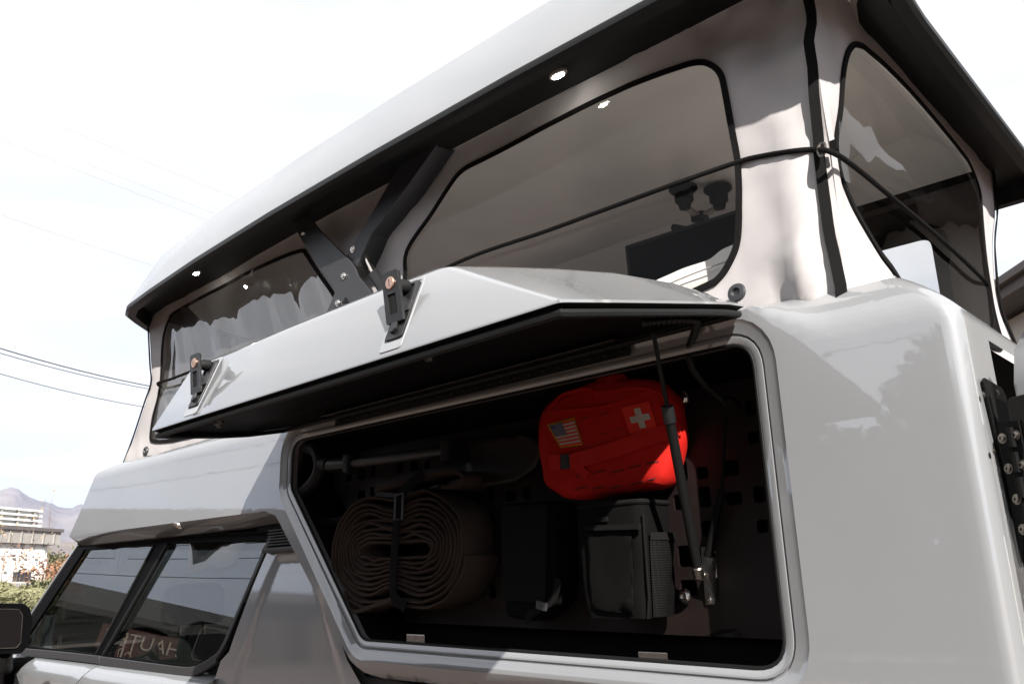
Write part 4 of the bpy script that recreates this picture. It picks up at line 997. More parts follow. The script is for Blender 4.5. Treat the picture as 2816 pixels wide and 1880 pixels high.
# rear quarter panel behind the window, with raised edge
QP = [(722, 1516), (846, 1516), (880, 1590), (906, 1655), (935, 1740), (962, 1815), (1010, 1900), (1010, 1990), (560, 1990), (585, 1900), (613, 1815), (636, 1790), (672, 1680)]
qp = [(q.x, q.z) for q in (PY(*p, .045) for p in QP)]
QI = [(757, 1545), (828, 1540), (862, 1620), (890, 1700), (912, 1770), (945, 1880), (960, 1990), (630, 1990), (672, 1830), (690, 1780), (722, 1660)]
qi = [(q.x, q.z) for q in (PY(*p, .050) for p in QI)]
pl_ = resample(qp, .03); 
def qy(a, b):
    ins = inside((a, b), qi); return Vector((a, .045+(.012 if ins else 0.)-.02*sstep(1.45, 1.30, b), b))
def pdist(p, poly):
    p = Vector(p); m_ = 9.
    for i in range(len(poly)):
        a_, b_ = Vector(poly[i-1]), Vector(poly[i]); d_ = b_-a_; t = max(0, min(1, (p-a_).dot(d_)/d_.length_squared)); m_ = min(m_, (a_+d_*t-p).length)
    return m_
def qfn(a, b):
    d_ = 0 if inside((a, b), qi) else pdist((a, b), qi)
    return Vector((a, .048-.010*sstep(0, .022, d_)+.030*max(0, b-1.42)/.28*max(0, b-1.42)/.28*0.8, b))
v, f = sheet(qp, [], .011, qfn)
tag(mk('quarter_panel', v, f, 'cabpaint', truck, True, angle=0), 'flat grey quarter panel behind the cab window')
# louvred vent
l0, l1 = PY(735, 1487, .055), PY(842, 1487, .055)
vn = mk('vent', *box_data(((l0.x+l1.x)/2, .075, 1.735), (l1.x-l0.x, .02, .065)), 'rubber', truck)
for i in range(6):
    z = 1.718+i*.0085; box('louvre', ((l0.x+l1.x)/2, .060, z), (l1.x-l0.x, .010, .0042), 'trim', vn, bevel=.001)
box('vent_ledge', ((l0.x+l1.x)/2, .050, 1.702), (l1.x-l0.x+.01, .02, .014), 'trim', truck)
box('gutter', (-2.15, .085, 1.768), (.46, .05, .02), 'gloss', truck)
# gap and bed side in front of the camper bottom
gp_ = [PY(*p, .075) for p in ((915, 1650), (940, 1720), (960, 1800), (985, 1850), (1030, 1900), (1200, 1980))]
mk('bed_gap', *strip_data(gp_, .05, .01, Vector((0, -1, 0))), 'trim', truck)
bs = [(q.x, q.z) for q in (PY(*p, .06) for p in ((930, 1650), (965, 1730), (990, 1790), (1010, 1830), (1060, 1862), (1150, 1880), (1300, 1900), (1300, 2000), (1060, 2000), (990, 1900), (965, 1835), (945, 1760)))]
mk('bed_corner', *prism_data(bs, lambda a, b, t: Vector((a, t, b)), .062, .09), 'trim', truck, False, bevel=.004)
box('bed_side', (-1.0, .09, 1.0), (1.5, .06, .66), 'cabpaint', truck, bevel=.02)
box('cab_roof', (-3.08, .68, 1.80), (1.75, 1.16, .03), 'gloss', truck, bevel=.01)
# windscreen and rear cab wall
mk('windscreen', [(-4.46, .07, 1.36), (-3.97, .11, 1.80), (-3.97, 1.25, 1.80), (-4.46, 1.29, 1.36)], [(0, 1, 2, 3)], 'glass', truck)
mk('cab_rear_wall', [(-2.36, .10, 1.78), (-2.42, .09, .6), (-2.42, 1.27, .6), (-2.36, 1.26, 1.78)], [(0, 1, 2, 3)], 'dash', truck)
# far side with two window openings
FO = [(-4.46, .6), (-4.46, 1.36), (-3.97, 1.80), (-2.36, 1.80), (-2.36, .6)]
v, f = sheet(FO, [rpoly(FG, .02, 3), rpoly(RG, .02, 3)], .2, lambda a, b: Vector((a, 1.30-.09*(b-1.36), b)))
mk('far_side', v, f, 'dash', truck, False, solid=.03)
mk('cab_floor', [(-4.46, .07, .62), (-2.4, .07, .62), (-2.4, 1.3, .62), (-4.46, 1.3, .62)], [(0, 1, 2, 3)], 'dash', truck)
mk('headlining', [(-3.95, .13, 1.778), (-2.38, .13, 1.77), (-2.38, 1.24, 1.77), (-3.95, 1.24, 1.778)], [(0, 1, 2, 3)], 'headlin', truck)
# seats
def seat(x, y, w_=.46):
    s = mk('seat_back', *ring_loft(rpoly([(y-w_/2, 1.0), (y+w_/2, 1.0), (y+w_/2-.03, 1.42), (y-w_/2+.03, 1.42)], .08, 5), [(.9, -.05), (1, 0), (1, .06), (.9, .10)], lambda a, b: 0), 'seat', truck, True)
    s.data.transform(Matrix.Translation((x, 0, 0)) @ Matrix(((0, 1, 0, 0), (1, 0, 0, 0), (0, 0, 1, 0), (0, 0, 0, 1))) @ Matrix.Rotation(0, 4, 'X'))
    h = mk('headrest', *ring_loft(rpoly([(y-.13, 1.46), (y+.13, 1.46), (y+.11, 1.62), (y-.11, 1.62)], .05, 5), [(.8, .0), (1, .03), (1, .08), (.8, .11)], lambda a, b: 0), 'seat', truck, True)
    h.data.transform(Matrix.Translation((x, 0, 0)) @ Matrix(((0, 1, 0, 0), (1, 0, 0, 0), (0, 0, 1, 0), (0, 0, 0, 1))))
    for d in (-.05, .05): tube('headrest_post', [(x+.05, y+d, 1.38), (x+.05, y+d, 1.50)], .007, 'chrome', s, 8)
    box('seat_cushion', (x-.24, y, .98), (.5, w_, .16), 'seat', truck, bevel=.04)
for x in (-3.42, -2.66):
    for y in (.36, 1.0): seat(x, y)
db = rpoly([(-4.42, 1.0), (-4.42, 1.34), (-4.2, 1.36), (-4.02, 1.33), (-3.98, 1.15), (-4.02, 1.0)], .04, 4)
mk('dashboard', *prism_data(db, lambda a, b, t: Vector((a, t, b)), .13, 1.24), 'dash', truck, False, bevel=.01)
wc = Vector((-3.88, .40, 1.26)); wa = Vector((.9, 0, .42)).normalized(); wr = frame_rot(wa)
tube('steering_wheel', [wc+wr @ Vector((.185*math.cos(a), .185*math.sin(a), 0)) for a in [i*math.pi/14 for i in range(29)]], .014, 'dash', truck, 8)
tube('steering_column', [wc, wc-wa*.22], .03, 'dash', truck, 8)
# door mirror
XM = -3.40
mp2 = rpoly([(q.y, q.z) for q in (PX(*p, XM) for p in ((-150, 1655), (66, 1658), (84, 1672), (91, 1712), (80, 1772), (60, 1796), (-150, 1800)))], .010, 3)
def mloft(poly, prof):
    V, F = ring_loft(poly, prof, lambda a, b: 0); return [Vector((p.y, p.x, p.z)) for p in V], F
mir = mk('door_mirror', *mloft(mp2, [(.62, XM-.13), (.90, XM-.09), (.99, XM-.045), (1, XM-.01), (.985, XM)]), 'gloss', truck, True, angle=30)
tag(mir, 'big black door mirror at the front of the cab')
mi = rpoly([(q.y, q.z) for q in (PX(*p, XM) for p in ((-160, 1672), (50, 1674), (61, 1690), (56, 1765), (44, 1780), (-160, 1786)))], .008, 3)
M['mirror'] = mat('mirror glass', (.006, .005, .005), .25, spec=.15)  # dark surroundings it would mirror are put into the black base colour
mk('mirror_glass', *prism_data(mi, lambda a, b, t: Vector((t, a, b)), XM+.001, XM+.004), 'mirror', mir)
mk('mirror_gasket', *tube_data([Vector((XM+.004, y, z)) for y, z in mi]+[Vector((XM+.004, *mi[0]))], .0016, 6, False), 'dsteel', mir, True)
a_, b_ = PX(15, 1790, XM-.04), PY(20, 1840, -.02)
tube('mirror_stalk', [a_, a_.lerp(b_, .5)+Vector((0, 0, -.01)), b_], [.024, .022, .026], 'gloss', truck, 12)
wd = [PY(*p, -.02) for p in ((-120, 1815), (62, 1806), (58, 1822), (35, 1850), (5, 1960), (-120, 1960))]
mk('mirror_base', *prism_data([(q.x, q.z) for q in wd], lambda a, b, t: Vector((a, t, b)), -.05, .03), 'gloss', truck, False, bevel=.006)

# ================================================================ SURROUNDINGS
# mountains
M['mount'] = mat('dry mountain rock', (.15, .125, .11), .95, bump=(.006, .9, 8, 60), vary=(.004, .35))
def ridge(name, prof, dist, depth, seed):
    """prof = [(px, py)] skyline in the picture; built as a solid range at its distance with slopes on both sides"""
    top = [PD(px, py, dist) for px, py in prof]; v = []; rows = 25
    for i, t in enumerate(top):
        dirv = Vector((t.x-CAM.x, t.y-CAM.y, 0)).normalized()
        for j in range(rows):
            q = j/(rows-1)*2-1; h = (max(0, t.z)+3)*(1-abs(q))**1.1
            h += (h*.22*nz(t.x*.004+seed, t.y*.004, q*4)) if 0 < j < rows-1 and abs(q) > .08 else 0
            p = Vector((t.x, t.y, 0))+dirv*q*depth; v.append(Vector((p.x, p.y, max(-5, h-3))))
    k = rows; return tag(mk(name, v, [(i*k+j, i*k+j+1, (i+1)*k+j+1, (i+1)*k+j) for i in range(len(top)-1) for j in range(k-1)], 'mount', None, True, angle=0), kind='structure')
sky_l = [(-900, 1500), (-600, 1420), (-350, 1430), (-150, 1380), (-60, 1370), (-20, 1356), (10, 1348), (30, 1346), (48, 1352), (62, 1363), (80, 1373), (105, 1379), (130, 1380), (145, 1384), (160, 1393), (185, 1396), (200, 1396), (212, 1388), (225, 1385), (245, 1395), (300, 1402), (400, 1420), (520, 1440), (700, 1480), (900, 1500)]
fine = []
for (a, b), (c, d) in zip(sky_l, sky_l[1:]):
    n_ = max(1, int((c-a)/14))
    for i in range(n_): fine.append((a+(c-a)*i/n_, b+(d-b)*i/n_+(2.0*nz(a+i*3.1, 0, 4) if i else 0)))
fine.append(sky_l[-1])
ridge('mountain', fine, 4200, 1500, 1.)

# office building on the left
def flat_building(): pass
M['whitewall'] = mat('white wall panel', (.74, .73, .70), .7, vary=(3, .03))
M['band'] = mat('grey ribbed cladding', (.30, .285, .265), .55, vary=(4, .08))
M['cap'] = mat('dark coping', (.10, .09, .085), .6)
M['screenm'] = mat('pale steel screen', (.42, .42, .40), .5)
M['conc'] = mat('smooth concrete', (.33, .34, .34), .85, vary=(2, .1), bump=(8, .2))
M['dkglass'] = mat('dark window glass', (.03, .03, .035), .08)
d0, d1 = 27.0, 30.0
def BW(px, py):                                # point on the building's street face
    p0 = PD(-300, 1500, 26.5); p1 = PD(132, 1500, 30.0); n_ = (p1-p0).cross(Vector((0, 0, 1))).normalized(); return PP(px, py, p0, n_)
q0, q1 = BW(-300, 1560), BW(131, 1560); along = Vector((q1.x-q0.x, q1.y-q0.y, 0)); Lb = along.length; along.normalize(); back = Vector((-along.y, along.x, 0))
if back.dot(Vector((q1.x-CAM.x, q1.y-CAM.y, 0))) < 0: back = -back
def BB(a, t, z): return Vector((q0.x, q0.y, 0))+along*a+back*t+Vector((0, 0, z))
def bbox(name, a0, a1, t0, t1, z0, z1, m, par, bevel=0.):
    v = [BB(a, t, z) for a in (a0, a1) for t in (t0, t1) for z in (z0, z1)]
    return mk(name, v, [(0, 1, 3, 2), (4, 6, 7, 5), (0, 4, 5, 1), (2, 3, 7, 6), (0, 2, 6, 4), (1, 5, 7, 3)], m, par, False, bevel)
zw = BW(60, 1494).z; zt_ = BW(60, 1458).z; zs_ = BW(60, 1396).z
bld = thing('office_building', 'low white panelled building with grey cladding band and rooftop screen, left of the truck', 'building', BB(Lb/2, 2, 0))
bbox('wall', 0, Lb-.05, .05, 9, 0, zw, 'whitewall', bld)
ac = lambda px: (BW(px, 1560)-q0).dot(along)
pw = (ac(60)-ac(24))*.86
# wall panels laid in staggered courses, each a slightly proud sheet
pm = None; rows = 7
ph = (zw-.4)/rows
for r in range(rows):
    a = -(r % 3)*pw*.33
    while a < Lb-.1:
        a0, a1 = max(0, a)+.008, min(Lb-.06, a+pw)-.008
        if a1-a0 > .1 and a1 > ac(-20): bbox('wall_panel', a0, a1, -.005, .05, .4+r*ph+.008, .4+(r+1)*ph-.008, 'whitewall', bld)
        # small vent tab at the panel corner
        if a1 > ac(-15) and a1-a0 > .3: bbox('panel_tab', a1-.12, a1-.02, -.045, -.005, .4+(r+1)*ph-.07, .4+(r+1)*ph-.03, 'band', bld)
        a += pw
cl_ = bbox('cladding_band', 0, Lb+.25, -.12, 9.2, zw+.002, zt_, 'band', bld)
a = max(0, ac(-30))
while a < Lb+.2: bbox('rib', a, a+.04, -.15, -.12, zw+.01, zt_-.01, 'band', cl_); a += .42
bbox('coping', -.1, Lb+.30, -.18, 9.3, zt_+.002, zt_+.10, 'cap', bld)
w0 = bbox('window', ac(38), ac(87), -.012, .0, BW(60, 1598).z, BW(60, 1571).z, 'dkglass', bld)
sc_ = bbox('rooftop_screen', ac(-60), ac(112), .30, .34, zt_+.1, zs_, 'screenm', bld)
for i in range(4): bbox('screen_rail', ac(-60), ac(115), .20, .26, zt_+.15+i*(zs_-zt_-.2)/3, zt_+.21+i*(zs_-zt_-.2)/3, 'whitewall', sc_)
a = ac(-50)
while a < ac(113): bbox('screen_post', a, a+.06, .22, .29, zt_+.1, zs_+.02, 'band', sc_); a += .62
# concrete garden wall
gw0, gw1 = PD(20, 1640, 24), PD(110, 1640, 25); gd = (gw1-gw0); gd.z = 0; gd.normalize(); gn = Vector((-gd.y, gd.x, 0))
if gn.dot(gw0-CAM) < 0: gn = -gn
ztop = PP(60, 1602, gw0, gn).z
gwall = thing('garden_wall', 'pale grey concrete wall panels in front of the white building', 'wall', (gw0.x, gw0.y, 0))
wl_ = (gw1-gw0).length; 
for i in range(4):
    a0 = -.1+i*wl_*.42; p0 = Vector((gw0.x, gw0.y, 0))+gd*a0; v = [p0+gd*s+gn*t+Vector((0, 0, z)) for s in (.01, wl_*.42-.01) for t in (0, .15) for z in (0, ztop)]
    mk('wall_panel', v, [(0, 1, 3, 2), (4, 6, 7, 5), (0, 4, 5, 1), (2, 3, 7, 6), (0, 2, 6, 4), (1, 5, 7, 3)], 'conc', gwall, False, .01)

# planting
M['leaf_g'] = mat('olive leaves', (.105, .105, .05), .8, vary=(3, .35)); M['leaf_d'] = mat('dark leaves', (.045, .055, .028), .8, vary=(2, .4))
M['leaf_r'] = mat('dry russet leaves', (.22, .11, .06), .85, vary=(4, .4)); M['leaf_y'] = mat('pale yellow green leaves', (.20, .195, .105), .8, vary=(3, .3))
M['bark'] = mat('grey brown bark', (.17, .13, .10), .9, bump=(30, .5)); M['straw'] = mat('straw stalks', (.34, .25, .14), .9, vary=(5, .3))
def leaf_cloud(c, rad, n_, size, seed, shape=None, flat=1.0):
    rn = random.Random(seed); v, f = [], []
    cl = [Vector((rn.gauss(0, .5), rn.gauss(0, .5), rn.gauss(0, .5))) for _ in range(max(5, n_//60))]
    for i in range(n_):
        while True:
            p = Vector((rn.uniform(-1, 1), rn.uniform(-1, 1), rn.uniform(-1, 1)))
            if p.length <= 1 and p.length > .35: break
        if rn.random() < .6: q = rn.choice(cl); p = p*.35+q.normalized()*min(.75, q.length)
        p = Vector((p.x*rad[0], p.y*rad[1], p.z*rad[2]))+Vector(c)
        if p.z < .02: p.z = .02+rn.random()*.05
        a = Vector((rn.uniform(-1, 1), rn.uniform(-1, 1), rn.uniform(-1, 1))).normalized(); b = a.orthogonal().normalized(); s = size*rn.uniform(.6, 1.4); k = len(v)
        v += [p-a*s, p+b*s*.5, p+a*s, p-b*s*.5]; f.append((k, k+1, k+2, k+3))
    return v, f
def shrub(name, label, c, rad, n_, size, m, seed, group=None):
    t = thing(name, label, 'shrub', (c.x, c.y, 0), group)
    mk('foliage', *leaf_cloud(c, rad, n_, size, seed), m, t)
    for i in range(5):
        g = i*1.3; tube('stem', [(c.x, c.y, 0), (c.x+rad[0]*.3*math.cos(g), c.y+rad[1]*.3*math.sin(g), c.z*.9)], [.02, .008], 'bark', t, 5)
    return t
def at(px, py, d, zc=None): q = PD(px, py, d); return q
def hedge(label, px, py, d, rx, rz, m, seed):
    c = at(px, py, d); t = thing('clipped_shrub', label, 'shrub', (c.x, c.y, 0), 'clipped shrubs by the kerb')
    # dense mound: many small leaves close to an ellipsoid surface
    rn = random.Random(seed); v, f = [], []
    for i in range(5200):
        u = Vector((rn.gauss(0, 1), rn.gauss(0, 1), rn.gauss(0, 1))).normalized(); r_ = 1-.10*rn.random()**2+.05*nz(u.x*3, u.y*3, u.z*3+seed)
        if u.z < -.5: u.z = -.5
        p = Vector((c.x+u.x*rx*r_, c.y+u.y*rx*r_, max(.03, c.z+u.z*rz*r_))); a = (u+Vector((rn.uniform(-1, 1), rn.uniform(-1, 1), rn.uniform(-1, 1)))*.9).normalized(); b = a.orthogonal().normalized(); s = .034*rn.uniform(.6, 1.3); k = len(v)
        v += [p-b*s, p+a*s*.6, p+b*s, p-a*s*.4]; f.append((k, k+1, k+2, k+3))
    mk('foliage', v, f, m, t); tube('stem', [(c.x, c.y, 0), (c.x, c.y, c.z)], .03, 'bark', t, 6)
hedge('pale green clipped mound shrub beside the door mirror', 52, 1662, 17, .42, .24, 'leaf_y', 3)
hedge('pale green clipped mound shrub against the windscreen pillar', 92, 1664, 18.5, .40, .30, 'leaf_y', 5)
hedge('pale green clipped mound shrub at the left edge of view', -6, 1655, 18, .35, .34, 'leaf_y', 8)
shrub('round_shrub', 'bushy dark green shrub behind the clipped mounds', at(108, 1640, 21), (.5, .5, .34), 2000, .05, 'leaf_g', 11)
c = at(10, 1648, 20)
g_ = thing('grass_tuft', 'clump of dry straw coloured grass left of the mounds', 'grass', (c.x, c.y, 0)); rn = random.Random(2); v, f = [], []
for i in range(420):
    a = rn.uniform(0, 6.28); r_ = rn.uniform(0, .18); b = Vector((c.x+r_*math.cos(a), c.y+r_*math.sin(a), .4)); tpt = b+Vector((math.cos(a)*rn.uniform(.05, .5), math.sin(a)*rn.uniform(.05, .5), rn.uniform(.5, 1.15)*c.z)); s = Vector((-math.sin(a), math.cos(a), 0))*.012; k = len(v)
    b.z = 0; v += [b-s, b+s, tpt]; f.append((k, k+1, k+2))
mk('blades', v, f, 'straw', g_)
def branch_tree(name, label, base, h, spread, seed, leafm=None, nleaf=0, lsize=.05, tr=.09):
    t = thing(name, label, 'tree', base); rn = random.Random(seed); data = []; tips = []
    def grow(p, d, ln, r, lev):
        pts = [p]; q = p.copy(); dd_ = d.copy()
        for i in range(4):
            dd_ = (dd_+Vector((rn.uniform(-1, 1), rn.uniform(-1, 1), rn.uniform(-.3, .8)))*.16).normalized(); q = q+dd_*ln/4; pts.append(q.copy())
        data.append(tube_data(pts, [r*(1-.5*i/4) for i in range(5)], 5 if lev else 7, False)); tips.append(q.copy())
        if lev < 4:
            for i in range(3 if lev < 3 else 2):
                a = rn.uniform(0, 6.28); nd = (dd_+Vector((math.cos(a), math.sin(a), rn.uniform(-.1, .5)))*spread).normalized(); s_ = pts[rn.choice((2, 3, 4))]; grow(s_, nd, ln*rn.uniform(.6, .8), r*.5, lev+1)
    grow(Vector(base), Vector((0, 0, 1)), h*.38, tr, 0)
    mk('trunk', *join(*data), 'bark', t, True)
    if leafm:
        v, f = [], []
        for i in range(nleaf):
            p = rn.choice(tips)+Vector((rn.gauss(0, 1), rn.gauss(0, 1), rn.gauss(0, 1)))*h*.05; a = Vector((rn.uniform(-1, 1), rn.uniform(-1, 1), rn.uniform(-1, 1))).normalized(); b = a.orthogonal().normalized(); s = lsize*rn.uniform(.6, 1.4); k = len(v)
            v += [p-a*s, p+b*s*.5, p+a*s, p-b*s*.5]; f.append((k, k+1, k+2, k+3))
        mk('crown', v, f, leafm, t)
    return t
def gnd(px, d): q = PD(px, 1600, d); return Vector((q.x, q.y, 0))
branch_tree('young_tree', 'thin tree with russet autumn leaves in front of the white wall', gnd(120, 25), 2.9, .55, 5, 'leaf_r', 420, .05, .035)
branch_tree('bare_tree', 'leafless pale tree at the left edge in front of the building', gnd(-8, 20), 4.0, .55, 9, 'straw', 160, .03, .04)
branch_tree('roadside_tree', 'olive brown leafy tree behind the corner of the white building', gnd(185, 60), 4.6, .8, 14, 'leaf_g', 2600, .14, .14)
branch_tree('roadside_tree', 'russet brown leafy tree low against the mountain foot', gnd(152, 48), 3.4, .8, 17, 'leaf_r', 1600, .10, .1)
branch_tree('bare_tree', 'tall thin leafless tree rising against the mountain', gnd(150, 44), 6.2, .22, 21, None, 0, .1, .035)

# trees across the road behind the viewpoint, mirrored in paint and glass
def big_tree(label, x, y, h, r, seed, m='leaf_d'):
    t = thing('shade_tree', label, 'tree', (x, y, 0), 'trees across the road'); rn = random.Random(seed); data = []
    tube_pts_ = [Vector((x, y, 0)), Vector((x+.1, y, h*.3)), Vector((x-.05, y+.1, h*.6))]
    data.append(tube_data(tube_pts_, [.22, .17, .08], 8))
    for i in range(6):
        g = i*1.05+rn.random(); p = Vector((x, y, h*(.28+.05*i))); data.append(tube_data([p, p+Vector((math.cos(g)*r*.4, math.sin(g)*r*.4, h*.14)), p+Vector((math.cos(g)*r*.75, math.sin(g)*r*.75, h*.2))], [.08, .05, .02], 6))
    mk('trunk', *join(*data), 'bark', t, True)
    mk('crown', *leaf_cloud((x, y, h*.56), (r, r*.8, h*.46), 5200, .20, seed), m, t)
for i, (x, y, h, r, side) in enumerate(((4.5, -15, 5.2, 2.6, 'nearest the rear of the camper'), (.6, -14, 4.6, 2.5, 'straight across from the storage hatch'), (-3.2, -14.5, 5.6, 2.6, 'tallest of the row across the road'), (-7.2, -14, 4.3, 2.4, 'short one in the middle of the row'), (-11.4, -14.5, 5.0, 2.7, 'opposite the cab'), (-16, -15, 4.6, 2.8, 'ahead of the cab'), (-21, -15.5, 5.2, 3.0, 'farthest ahead across the road'), (9, -15.5, 4.8, 2.7, 'behind the camper'))):
    big_tree('dark leafy tree across the road, '+side, x, y, h, r, 40+i)
M['fence'] = mat('brown fence boards', (.12, .075, .05), .85, vary=(2, .3))
fnc = thing('board_fence', 'brown board fence across the road under the trees', 'fence', (-6, -17, 0))
fme = None
for i in range(120):
    if fme is None: o = mk('board', *box_data((0, 0, .95), (.29, .03, 1.9)), 'fence', fnc); fme = o.data
    else: o = link(bpy.data.objects.new('board', fme), fnc)
    o.location = (-25+i*.3, -17, 0)
def hill_back():
    v = []
    for i in range(61):
        a = math.radians(150+i*1.6); d_ = 900; hh = 48+22*nz(i*.11, 2, 3)+14*nz(i*.33, 5, 1)+5*nz(i*1.1, 7, 1); hh *= sstep(0, 8, i)*sstep(60, 50, i)
        for j in range(9):
            q = j/8*2-1; v.append(Vector((math.cos(a)*(d_+q*260), math.sin(a)*(d_+q*260), max(-2, hh*(1-abs(q))**1.1*(1+.15*nz(i*.5, j*.7, 2))-1))))
    return mk('hill', v, [(i*9+j, i*9+j+1, (i+1)*9+j+1, (i+1)*9+j) for i in range(60) for j in range(8)], 'mount', None, True, angle=0)
tag(hill_back(), kind='structure')

# building far right with a dark eave
M['stucco'] = mat('cream stucco', (.60, .57, .50), .9, vary=(2, .05)); M['eave'] = mat('brown eave', (.11, .095, .085), .7)
e0, e1 = PD(2690, 812, 13.), PD(2900, 758, 11.5); ed = Vector((e1.x-e0.x, e1.y-e0.y, 0)).normalized(); en = Vector((-ed.y, ed.x, 0))
if en.dot(Vector((e0.x-CAM.x, e0.y-CAM.y, 0))) < 0: en = -en
eb = thing('cream_building', 'cream stucco building with a dark brown eave beyond the rear of the camper', 'building', Vector((e0.x, e0.y, 0)))
ztp = PD(2760, 792, 12.6).z
def ebox(name, a0, a1, t0, t1, z0, z1, m): 
    v = [Vector((e0.x, e0.y, 0))+ed*a+en*t+Vector((0, 0, z)) for a in (a0, a1) for t in (t0, t1) for z in (z0, z1)]
    return mk(name, v, [(0, 1, 3, 2), (4, 6, 7, 5), (0, 4, 5, 1), (2, 3, 7, 6), (0, 2, 6, 4), (1, 5, 7, 3)], m, eb, False, .01)
ebox('wall', -.9, 9, .6, 8, 0, ztp-.18, 'stucco'); ebox('fascia', -1.3, 9.4, 0, .06, ztp-.17, ztp+.05, 'eave'); ebox('gutter', -1.3, 9.4, -.10, -.01, ztp-.03, ztp+.08, 'eave'); ebox('roof', -1.3, 9.4, .062, 8.4, ztp-.12, ztp+.02, 'eave')

# overhead cables
M['cable'] = mat('dark cable', (.03, .03, .032), .6); M['cable2'] = mat('weathered grey cable', (.35, .35, .36), .6)
def cable(label, p0, p1, dA, dB, r, m, ext=.9):
    a, b = Vector(p0), Vector(p1); dl = (b-a); a2 = a-dl*ext; b2 = b+dl*ext
    A_, B_ = PD(a2.x, a2.y, dA), PD(b2.x, b2.y, dB)
    pts = [A_.lerp(B_, i/16)-Vector((0, 0, .25*(1-(2*i/16-1)**2)-.22)) for i in range(17)]
    t = mk('power_cable', *tube_data(pts, r, 6), m, None, True); return tag(t, label, 'cable', 'overhead cables')
cable('thin pale cable, highest of those crossing the sky', (0, 280), (650, 543), 26, 30, .008, 'cable2')
cable('thin pale cable, second from the top of the sky', (0, 357), (590, 585), 26, 30, .008, 'cable2')
cable('thin pale cable, third from the top of the sky', (0, 386), (575, 605), 26, 30, .008, 'cable2')
cable('thin pale cable alone halfway down the left sky', (0, 592), (402, 722), 26, 30, .008, 'cable2')
cable('dark cable, upper of the close pair left of the tent', (0, 965), (430, 1065), 21, 25, .014, 'cable', .5)
cable('dark cable, lower of the close pair left of the tent', (0, 978), (430, 1073), 21.4, 25.4, .010, 'cable', .5)
cable('dark cable running alone just below the close pair', (0, 1035), (415, 1122), 21, 25, .009, 'cable', .5)

# cables across the road, mirrored in the hatch and the cab glass
for i, (z0, z1, y0) in enumerate(((5.9, 5.6, -9.0), (5.6, 5.3, -9.3), (5.0, 4.7, -9.0))):
    pts = [Vector((-34+i_*3.0, y0, z0+(z1-z0)*i_/16-.6*(1-(2*i_/16-1)**2))) for i_ in range(17)]
    tag(mk('power_cable', *tube_data(pts, .012, 6), 'cable', None, True), ('highest', 'middle', 'lowest')[i]+' of three dark cables mirrored in the hatch and cab windows', 'cable', 'overhead cables')
# timber building with a signboard across the road, mirrored in the cab windows and lower paint
g0 = PY(388, 1772, .062); dr_ = (g0-CAM).normalized(); nn3 = Vector((0, -1, .14)).normalized(); rf = dr_-nn3*2*dr_.dot(nn3)
sp_ = g0+rf*(15.5/math.hypot(rf.x, rf.y)); sp_.z = max(1.0, sp_.z)
M['timber'] = mat('dark stained timber', (.030, .020, .014), .8, vary=(3, .3)); M['shingle'] = mat('dark roof sheet', (.022, .02, .019), .8)
tu = Vector((rf.x, rf.y, 0)).normalized(); tn = -tu; ta = Vector((-tu.y, tu.x, 0))
tb = thing('timber_building', 'dark timber building across the road, mirrored in the cab windows', 'building', (sp_.x, sp_.y, 0))
def tbx(name, a0, a1, t0, t1, z0, z1, m, par):
    v = [Vector((sp_.x, sp_.y, 0))+ta*a+tu*t+Vector((0, 0, z)) for a in (a0, a1) for t in (t0, t1) for z in (z0, z1)]
    return mk(name, v, [(0, 1, 3, 2), (4, 6, 7, 5), (0, 4, 5, 1), (2, 3, 7, 6), (0, 2, 6, 4), (1, 5, 7, 3)], m, par)
tbx('wall', -4.4, 8.0, .25, 5, 0, 2.75, 'timber', tb)
rv_ = [Vector((sp_.x, sp_.y, 0))+ta*a+tu*t+Vector((0, 0, z)) for a in (-5.0, 8.6) for t, z in ((-.45, 2.62), (2.6, 3.30), (5.4, 2.62), (-.45, 2.74), (2.6, 3.42), (5.4, 2.74))]
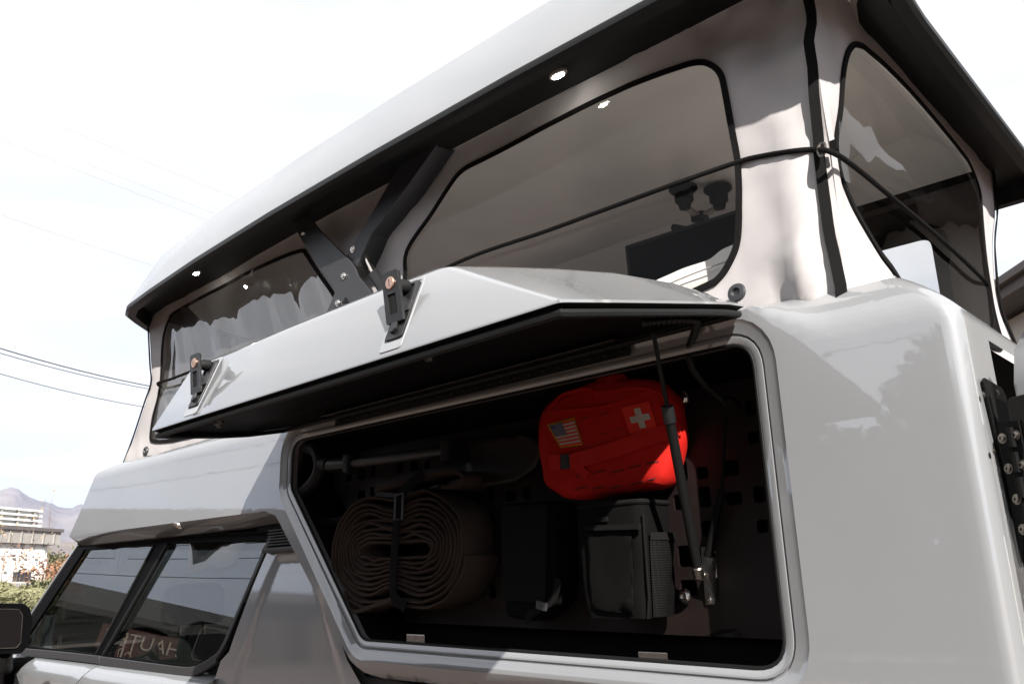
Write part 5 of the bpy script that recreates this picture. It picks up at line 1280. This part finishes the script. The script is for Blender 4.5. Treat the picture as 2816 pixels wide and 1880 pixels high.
mk('roof', rv_, [(0, 1, 4, 3), (1, 2, 5, 4), (6, 9, 10, 7), (7, 10, 11, 8), (3, 4, 10, 9), (4, 5, 11, 10), (0, 6, 7, 1), (1, 7, 8, 2), (0, 3, 9, 6), (2, 8, 11, 5)], 'shingle', tb)
for i in range(7): tbx('post', -4.3+i*1.95, -4.18+i*1.95, -.14, -.02, 0, 2.66, 'bark', tb)
M['signred'] = mat('red brown signboard', (.05, .016, .010), .6, vary=(2, .15)); M['cream'] = mat('cream lettering', (.26, .22, .17), .6)
sg = thing('signboard', 'red brown signboard with cream lettering, mirrored in the rear cab window', 'sign', (sp_.x, sp_.y, 0))
tbx('board', -.80, .80, -.36, -.30, sp_.z-.22, sp_.z+.22, 'signred', sg)
for d_ in (-.6, .6): tbx('post', d_-.04, d_+.04, -.299, -.22, 0, sp_.z+.2, 'bark', sg)
cu = bpy.data.curves.new('lettering', 'FONT'); cu.body = 'HAUTE E'; cu.size = .36; cu.extrude = .006; cu.align_x = 'CENTER'; cu.align_y = 'CENTER'
to = bpy.data.objects.new('tmp', cu); col.objects.link(to); dg = bpy.context.evaluated_depsgraph_get(); tm = bpy.data.meshes.new_from_object(to.evaluated_get(dg)); bpy.data.objects.remove(to)
ca = Vector((sp_.x, sp_.y, sp_.z))-tu*.37; rgt_ = -ta if (-ta).cross(Vector((0, 0, 1))).dot(tn) > 0 else ta
tm.transform(Matrix(((rgt_.x, 0, tn.x, ca.x), (rgt_.y, 0, tn.y, ca.y), (0, 1, 0, ca.z), (0, 0, 0, 1))))
tm.materials.clear(); tm.materials.append(M['cream']); link(bpy.data.objects.new('lettering', tm), sg)

# ================================================================ HAZE over the valley
hm = bpy.data.materials.new('valley haze'); hm.use_nodes = True; hn = hm.node_tree; hn.nodes.clear()
ho = hn.nodes.new('ShaderNodeOutputMaterial'); hv_ = hn.nodes.new('ShaderNodeVolumePrincipled'); hv_.inputs['Color'].default_value = (.50, .64, 1.0, 1); hv_.inputs['Density'].default_value = 0.00008
hn.links.new(hv_.outputs[0], ho.inputs['Volume'])
v, f = box_data((0, 0, 300), (18400, 18400, 620)); hz = mk('haze', v, f, hm); tag(hz, kind='stuff')
